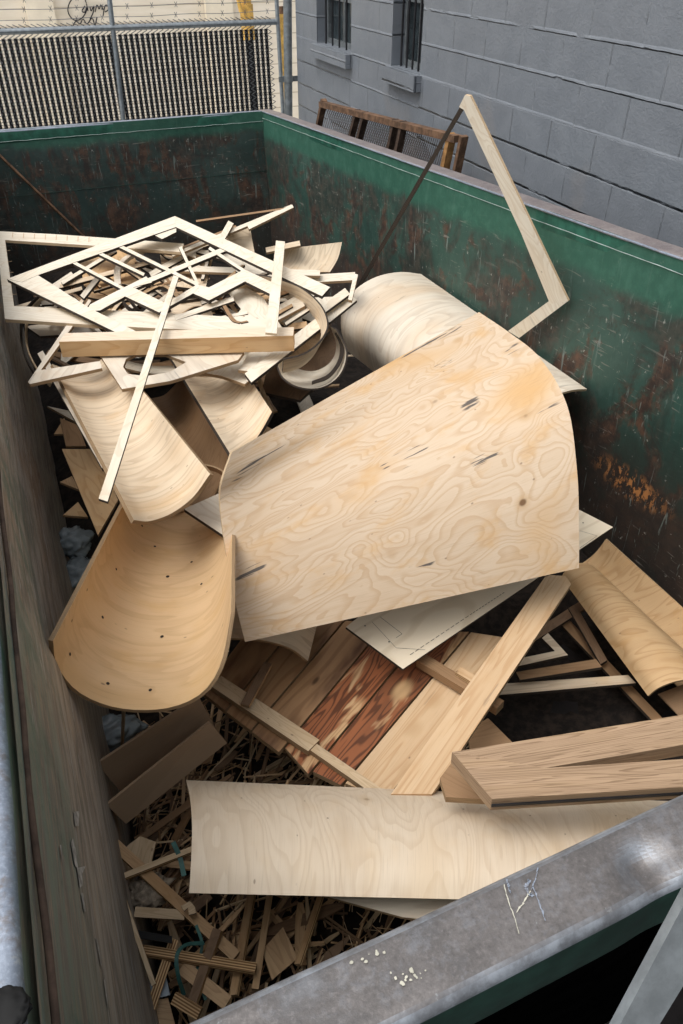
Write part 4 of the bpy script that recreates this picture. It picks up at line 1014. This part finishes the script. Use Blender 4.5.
# thick beam
bz = 1.24
beam = MB(); A, B = P(64, 345, bz), P(294, 339, bz); beam.bar(A, B, .085, .06, 'front', m_side='orange', up=(0, 0, 1)); tag(beam.build('timber_beam'), 'thick straight laminated beam lying across the front of the frame pile', 'beam')  # side face in a darker wood, its shade put into the colour
F('ruler_strip', 1.33, [strip(280.5, 241, 271, 333, 9, 11.5)], 'pale', 'edgepale', 'pale strip with ruler marks standing across the right of the frame pile', 'strip', .008)
F('wood_strip', 1.31, [strip(176, 276, 103, 500, 5.5, 9.5)], 'pale', 'burnt', 'long narrow pale strip hanging down from the pile over the left trough', 'strip', .007, .0)
F('angled_corner', 1.21, [[(28, 382), (70, 320), (75, 323), (41, 370), (100, 361), (102, 368), (30, 384)], ], 'grey', 'edge', 'grey angled frame corner poking out at the left under the beam', 'frame')
flat('plywood_sheet', [(98, 352, 1.2), (240, 352, 1.2), (122, 389, 1.2)], [[[(98, 352), (165, 352), (244, 352), (238, 360), (170, 381), (122, 389)], [(123, 367), (126, 359), (136, 354), (165, 354), (186, 362), (170, 372), (146, 376), (128, 374)]]], .012, 'grey', 'edge', 'pale sheet with a cut out curve just beneath the beam', 'plywood piece')
F('plywood_sheet', 1.16, [[(250, 352), (280, 352), (258, 372), (238, 370)]], 'pale', 'edge', 'small pale board end beneath the right half of the beam')
F('plywood_sheet', 1.12, [[(200, 372), (238, 352), (264, 352), (290, 352), (258, 373), (245, 384), (222, 376)]], 'pale', 'edge', 'long pale board running under the right end of the beam')
F('wood_strip', 1.17, [strip(248, 378, 325, 318, 11)], 'pale', 'burnt', 'pale bar crossing beneath the bent hoop', 'strip')
F('wood_strip', 1.20, [strip(240, 333, 302, 300, 13)], 'pale', 'edge', 'pale short board rising right behind the ruler strip', 'strip')
F('zigzag_sheet', 1.20, [[(214, 334), (212, 321), (233, 319), (241, 309), (228, 293), (243, 285), (263, 297), (286, 334)]], 'pale', 'burnt', 'white sheet cut in steps left of the ruler strip')
F('zigzag_sheet', 1.185, [[(160, 333), (168, 320), (186, 322), (194, 314), (207, 317), (210, 333)]], 'pale', 'burnt', 'small white sheet with a stepped edge above the middle of the beam')
F('plywood_sheet', 1.17, [[(145, 320), (152, 306), (170, 298), (196, 295), (207, 300), (214, 318)]], 'bent', 'burnt', 'tan sheet seen through the lattice frame centre')
F('plywood_sheet', 1.08, [[(80, 262), (110, 246), (135, 258), (150, 290), (120, 300), (84, 286)]], 'orange', 'burnt', 'orange brown plywood sheet under the left half of the lattice')
F('plywood_sheet', 1.00, [[(60, 300), (86, 290), (130, 300), (150, 320), (60, 322)]], 'scrap', 'burnt', 'brown sheet deep under the lattice left side')
F('plywood_sheet', 1.10, [[(160, 255), (215, 250), (205, 290), (165, 285)]], 'bent', 'burnt', 'tan sheet under the top of the lattice')
F('wood_strip', 1.15, [strip(62, 283, 116, 250, 3.4)], 'pale', 'burnt', 'thin pale strip under the lattice left corner', 'strip')
F('wood_strip', 1.13, [strip(60, 286, 150, 262, 4)], 'bent', 'burnt', 'thin tan strip beneath the lattice left half', 'strip')
F('wood_strip', 1.12, [strip(14, 308, 82, 288, 3.5)], 'bent', 'burnt', 'thin tan strip poking from the lattice toward the left wall', 'strip')
F('wood_strip', 1.16, [strip(82, 297, 99, 276, 5)], 'grey', 'burnt', 'short grey strip near the lattice left corner', 'strip')
F('wood_strip', 1.16, [[(127, 242), (180, 248), (196, 252), (196, 258), (180, 253), (128, 249)]], 'pale', 'edge', 'pale bar under the top corner of the lattice', 'strip')
F('wood_strip', 1.14, [strip(172, 268, 320, 273, 5.5)], 'pale', 'edge', 'long level pale bar behind the lattice', 'strip')
F('wood_strip', 1.11, [[(262, 278), (355, 272), (355, 280), (262, 285)]], 'pale', 'edge', 'pale bar reaching right toward the half pipe', 'strip')
F('wood_strip', 1.16, [[(186, 249), (240, 252), (276, 276), (262, 280), (230, 262)]], 'pale', 'burnt', 'white wedge bar under the lattice right side', 'strip')
F('wood_strip', 1.20, [strip(172, 255, 292, 206, 3.4)], 'pale', 'edge', 'long thin strip rising right beyond the pile', 'strip')
F('wood_strip', 1.24, [strip(248, 227, 293, 206, 5, 3)], 'pale', 'edge', 'pale pointed bar end against the far wall', 'strip')
F('wood_strip', 1.20, [strip(196, 221, 288, 208, 1.8)], 'brown', 'burnt', 'dark thin rod rising right beyond the lattice', 'strip')
F('wood_strip', 1.17, [strip(176, 250, 236, 226, 2)], 'brown', 'burnt', 'thin brown rod behind the lattice top', 'strip')
F('wood_strip', 1.14, [strip(184, 252, 236, 234, 3.5)], 'bent', 'burnt', 'thin tan bar behind the lattice top', 'strip')
F('wood_strip', 1.22, [strip(218, 245, 231, 222, 6)], 'pale', 'edge', 'short pale tab standing behind the lattice right side', 'strip')
F('wood_strip', 1.15, [strip(356, 274, 350, 300, 4)], 'pale', 'edge', 'short pale bar end touching the half pipe', 'strip')
F('plywood_sheet', 1.09, [[(268, 299), (352, 296), (357, 300), (330, 322), (280, 330)]], 'pale', 'burnt', 'pale notched sheet right of the bent hoop')
F('wood_strip', 1.12, [[(302, 318), (345, 288), (350, 294), (312, 322)]], 'pale', 'burnt', 'pale bar sloping right of the bent hoop', 'strip')
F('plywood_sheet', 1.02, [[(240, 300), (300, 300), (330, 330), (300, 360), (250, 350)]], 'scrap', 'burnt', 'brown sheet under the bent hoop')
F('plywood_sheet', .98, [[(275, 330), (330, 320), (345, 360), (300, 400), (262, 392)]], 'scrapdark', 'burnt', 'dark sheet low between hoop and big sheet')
# comb piece at left under the big frame
F('comb_sheet', 1.12, [[(26, 326), (60, 322), (106, 326), (108, 332), (40, 336)]], 'grey', 'burnt', 'grey slotted comb sheet under the big open frame')
for k in range(5):
    F('wood_strip', 1.16, [strip(46 + k * 7.5, 320, 60 + k * 7.5, 300, 3.2)], 'grey', 'burnt', ['first', 'second', 'third', 'fourth', 'fifth'][k] + ' tooth from the left of the slotted comb pieces', 'strip')
# curved sheets at the far right of pile
def fan(name, z, outer, m, e, lab): return F(name, z, [outer], m, e, lab)
ruled('bent_plywood_sheet', prof((282, 249, 1.08), (278, 262, 1.02), (270, 272, .99)), prof((342, 242, 1.02), (338, 258, .98), (330, 272, .95)), .008, 'bent', 'edge', 'tan curved sheet standing by the far right corner', 'bent plywood')
F('wood_strip', 1.10, [strip(266, 250, 300, 243, 5)], 'bent', 'edge', 'small tan bar left of the curved sheet by the far corner', 'strip')
ruled('bent_plywood_sheet', prof((226, 230, 1.20), (240, 226, 1.18), (250, 227, 1.16)), prof((232, 262, 1.0), (248, 266, 1.0), (258, 272, 1.0)), .008, 'bent', 'edge', 'tan curved sheet standing behind the lattice right corner', 'bent plywood')
# hoops
c = P(300, 312, 1.16)
ruled('bent_hoop', prof((233, 276, 1.27), (262, 276, 1.27), (296, 286, 1.27), (318, 303, 1.27), (327, 323, 1.27), (320, 340, 1.27), (303, 353, 1.27), (283, 358, 1.27)),
      prof((236, 294, 1.17), (262, 293, 1.17), (292, 301, 1.17), (312, 315, 1.17), (321, 333, 1.17), (314, 352, 1.17), (300, 366, 1.17), (282, 371, 1.17)), .007, 'bent', 'burnt', 'upright bent plywood hoop curling around the right end of the pile', 'hoop', grain='arc', nl=3, na=44)
ruled('bent_hoop', prof((278, 366, 1.16), (284, 378, 1.14), (300, 387, 1.13), (322, 387, 1.13), (340, 374, 1.14), (346, 352, 1.16), (336, 330, 1.19)),
      prof((281, 352, 1.04), (288, 362, 1.04), (302, 370, 1.04), (318, 370, 1.04), (332, 360, 1.04), (336, 344, 1.05), (330, 326, 1.08)), .007, 'pale', 'burnt', 'white curved hoop between the pile and the half pipe', 'hoop', grain='arc', nl=3, na=40)
ruled('bent_hoop', prof((312, 381, 1.155), (328, 374, 1.155), (338, 360, 1.155), (340, 345, 1.16), (335, 333, 1.17)), prof((312, 384, 1.15), (330, 377, 1.15), (342, 361, 1.15), (344, 345, 1.155), (338, 331, 1.165)), .004, 'burnt', 'burnt', 'dark inner band lying inside the white hoop', 'hoop', nl=2)
ruled('bent_hoop', prof((100, 352, 1.12), (120, 366, 1.10), (160, 374, 1.08), (205, 368, 1.08), (247, 352, 1.1)), prof((106, 350, 1.03), (125, 360, 1.02), (160, 366, 1.0), (205, 361, 1.0), (240, 350, 1.02)), .008, 'pale', 'edge', 'shallow pale curved strip below the beam', 'hoop', nl=3)
# thin dark hoops at the left wall
for k, (lab, dx, m_) in enumerate((('thin dark curved band by the left wall, outer of two', 0, 'burnt'), ('thin pale curved band by the left wall, inner of two', 5, 'edgepale'))):
    mb = MB(); q, L = spline([P(44 + dx, 292, 1.16), P(24 + dx, 315, 1.14), P(22 + dx, 345, 1.1), P(32 + dx, 370, 1.05), P(46 + dx, 385, 1.0)], 26)
    for a, b in zip(q, q[1:]): mb.bar(a, b, .006, .022, m_)
    tag(mb.build('curved_band'), lab, 'band')
for k, (lab, pts) in enumerate((('grey curved band under the lattice left half', [(118, 286), (118, 270), (128, 258), (146, 250)]), ('dark curved band below the lattice centre', [(120, 296), (128, 308), (146, 318)]), ('second dark curved band just right of the first below the lattice', [(128, 298), (140, 312), (160, 322)]), ('dark hook shaped band at the pile centre', [(170, 312), (168, 306), (176, 306)]), ('short dark curved band under the stepped white sheet', [(224, 292), (236, 296), (244, 290)]))):
    mb = MB(); q, L = spline([P(x, y, 1.17) for x, y in pts], 16)
    for a, b in zip(q, q[1:]): mb.bar(a, b, .030 if k == 0 else .006, .02, 'grey' if k == 0 else 'burnt')
    tag(mb.build('curved_band'), lab, 'band')
mb = MB(); q, L = spline([P(258, 372, 1.1), P(262, 390, 1.0), P(272, 412, .95)], 12)
for a, b in zip(q, q[1:]): mb.bar(a, b, .014, .012, 'scrappale')
tag(mb.build('curved_strip'), 'thin curved tan strip hanging between pile and big sheet', 'strip')
# grey outer strip along left trough
F('wood_strip', 1.13, [strip(40, 352, 106, 466, 6, 9)], 'grey', 'burnt', 'grey strip running along the left edge of the left pale trough', 'strip')
F('wood_strip', 1.1, [[(62, 334), (80, 352), (110, 352), (104, 335)]], 'scrap', 'burnt', 'brown scrap in the gap under the left end of the beam', 'strip')

# --- tall frame standing at the right
A, B_, Cc = P(465, 97, 1.94), P(567, 302, 1.18), P(356, 290, .85)
n = (B_ - A).cross(Cc - A).normalized(); n = n if n.dot(CAM - A) > 0 else -n
tf = flat('tall_frame', (A, n), [[(459, 107), (465, 95), (470, 96), (568, 301), (550, 304), (521, 233), (464, 110)], [(568, 301), (519, 338), (508, 331), (549, 301)]], .012, 'pale', 'edgepale', 'tall narrow angled white frame standing up by the right wall', 'frame', grain=((465, 97), (567, 302)))
mb = MB(); L3 = [PL(x, y, A, n) for x, y in [(461.5, 104), (464.5, 107), (357, 293), (354.5, 290)]]; mb.plate([L3], .005, n, 'burnt', 'burnt', L3[1] - L3[2], lift=-.001); as_part(mb, 'long_side', tf)

# --- small bits among the lattice pile
G3 = 'thin cut strips tangled under the lattice frame'
for i in range(64):
    cx = rnd.uniform(60, 300); cy = rnd.uniform(max(250, 282 - (cx - 60) * .3), 324) if cx < 180 else rnd.uniform(258 + (cx - 180) * .22, 328); ang = rnd.choice([-.45, -.45, .42, .42, .05]) + rnd.gauss(0, .18); Lp = rnd.uniform(18, 70); z_ = rnd.uniform(1.05, 1.17) if cx < 190 else rnd.uniform(1.10, 1.225)
    dx, dy = math.cos(ang) * Lp / 2, math.sin(ang) * Lp / 2; mm = rnd.choice(['pale', 'bent', 'scrap', 'grey', 'brown', 'pale'])
    nm = {'pale': 'white', 'bent': 'light tan', 'scrap': 'tan', 'grey': 'greyish', 'brown': 'brown'}[mm]
    nm = nm + (' rising right' if ang < -.15 else (' falling right' if ang > .15 else ' level')) + (' long' if Lp > 44 else ' short')
    side = 'left part of the lattice frame' if cx < 150 else ('middle of the lattice frame' if cx < 230 else 'right end of the lattice frame')
    if rnd.random() < .6:
        o = flat('cut_strip', [(cx - dx, cy - dy, z_), (cx + dx, cy + dy, z_ + rnd.uniform(-.03, .03)), (cx, cy + 20, z_)], [strip(cx - dx, cy - dy, cx + dx, cy + dy, rnd.uniform(2, 7))], .010, mm, 'burnt', nm + ' straight strip tangled under the ' + side, 'strip', G3)
    else:
        mb = MB(); k_ = rnd.choice((-1, 1)) * rnd.uniform(6, 16); q, L = spline([P(cx - dx, cy - dy, z_), P(cx + dy * .1, cy + k_, z_), P(cx + dx, cy + dy, z_)], 14); wd = rnd.uniform(.008, .03)
        for a_, b_ in zip(q, q[1:]): mb.bar(a_, b_, wd, .012, mm, m_side='burnt')
        tag(mb.build('cut_band'), nm + ' curved band tangled under the ' + side, 'band', G3)
# tick marks on the ruler strip and the open rectangle
def ticks(obname, line, k, ln, a3):
    po = bpy.data.objects[obname]; co_, n_ = plane_of(a3); mb = MB()
    for i in range(1, k):
        x = line[0][0] + (line[1][0] - line[0][0]) * i / k; y = line[0][1] + (line[1][1] - line[0][1]) * i / k
        dx, dy = line[1][1] - line[0][1], line[0][0] - line[1][0]; q = math.hypot(dx, dy); dx, dy = dx / q * ln, dy / q * ln
        a_, b_ = PL(x, y, co_, n_) + n_ * .0012, PL(x + dx, y + dy, co_, n_) + n_ * .0012; d = (b_ - a_); s_ = n_.cross(d).normalized() * .0018
        mb.face([a_ - s_, b_ - s_, b_ + s_, a_ + s_], 'scrap')
    as_part(mb, 'tick_marks', po)
ticks('open_rectangle', ((2, 232), (100, 238)), 9, -5, [(0, 232, Z), (183, 244, Z), (5, 319, Z)])
ticks('open_rectangle', ((4, 240), (13, 306)), 6, 5, [(0, 232, Z), (183, 244, Z), (5, 319, Z)])
# knocked-about bits of bark and dust on the floor of the hole
# --- outside right bottom: grey steel bar, black knob left
flat('steel_bar', (P(650, 980, y=-.16), Vector((-.15, -.8, .55)).normalized()), [[(612, 1040), (690, 893), (690, 975), (650, 1040)]], .012, 'galvdark', 'galv', 'grey steel bar outside the near rim at the lower right', 'steel bar')
crumple('rubber_knob', P(2, 1014, 1.505), .026, .024, .008, 'blackrub', 'black rubber knob on the left rim', 'knob', 1, .1)
# cable by far left
mb = MB(); mb.tube([P(-6, 150, y=6.37), P(88, 241, y=6.30)], .012, 'rust', 6); tag(mb.build('rusty_rod'), 'thin rusty rod leaning diagonally across the far wall', 'rod')
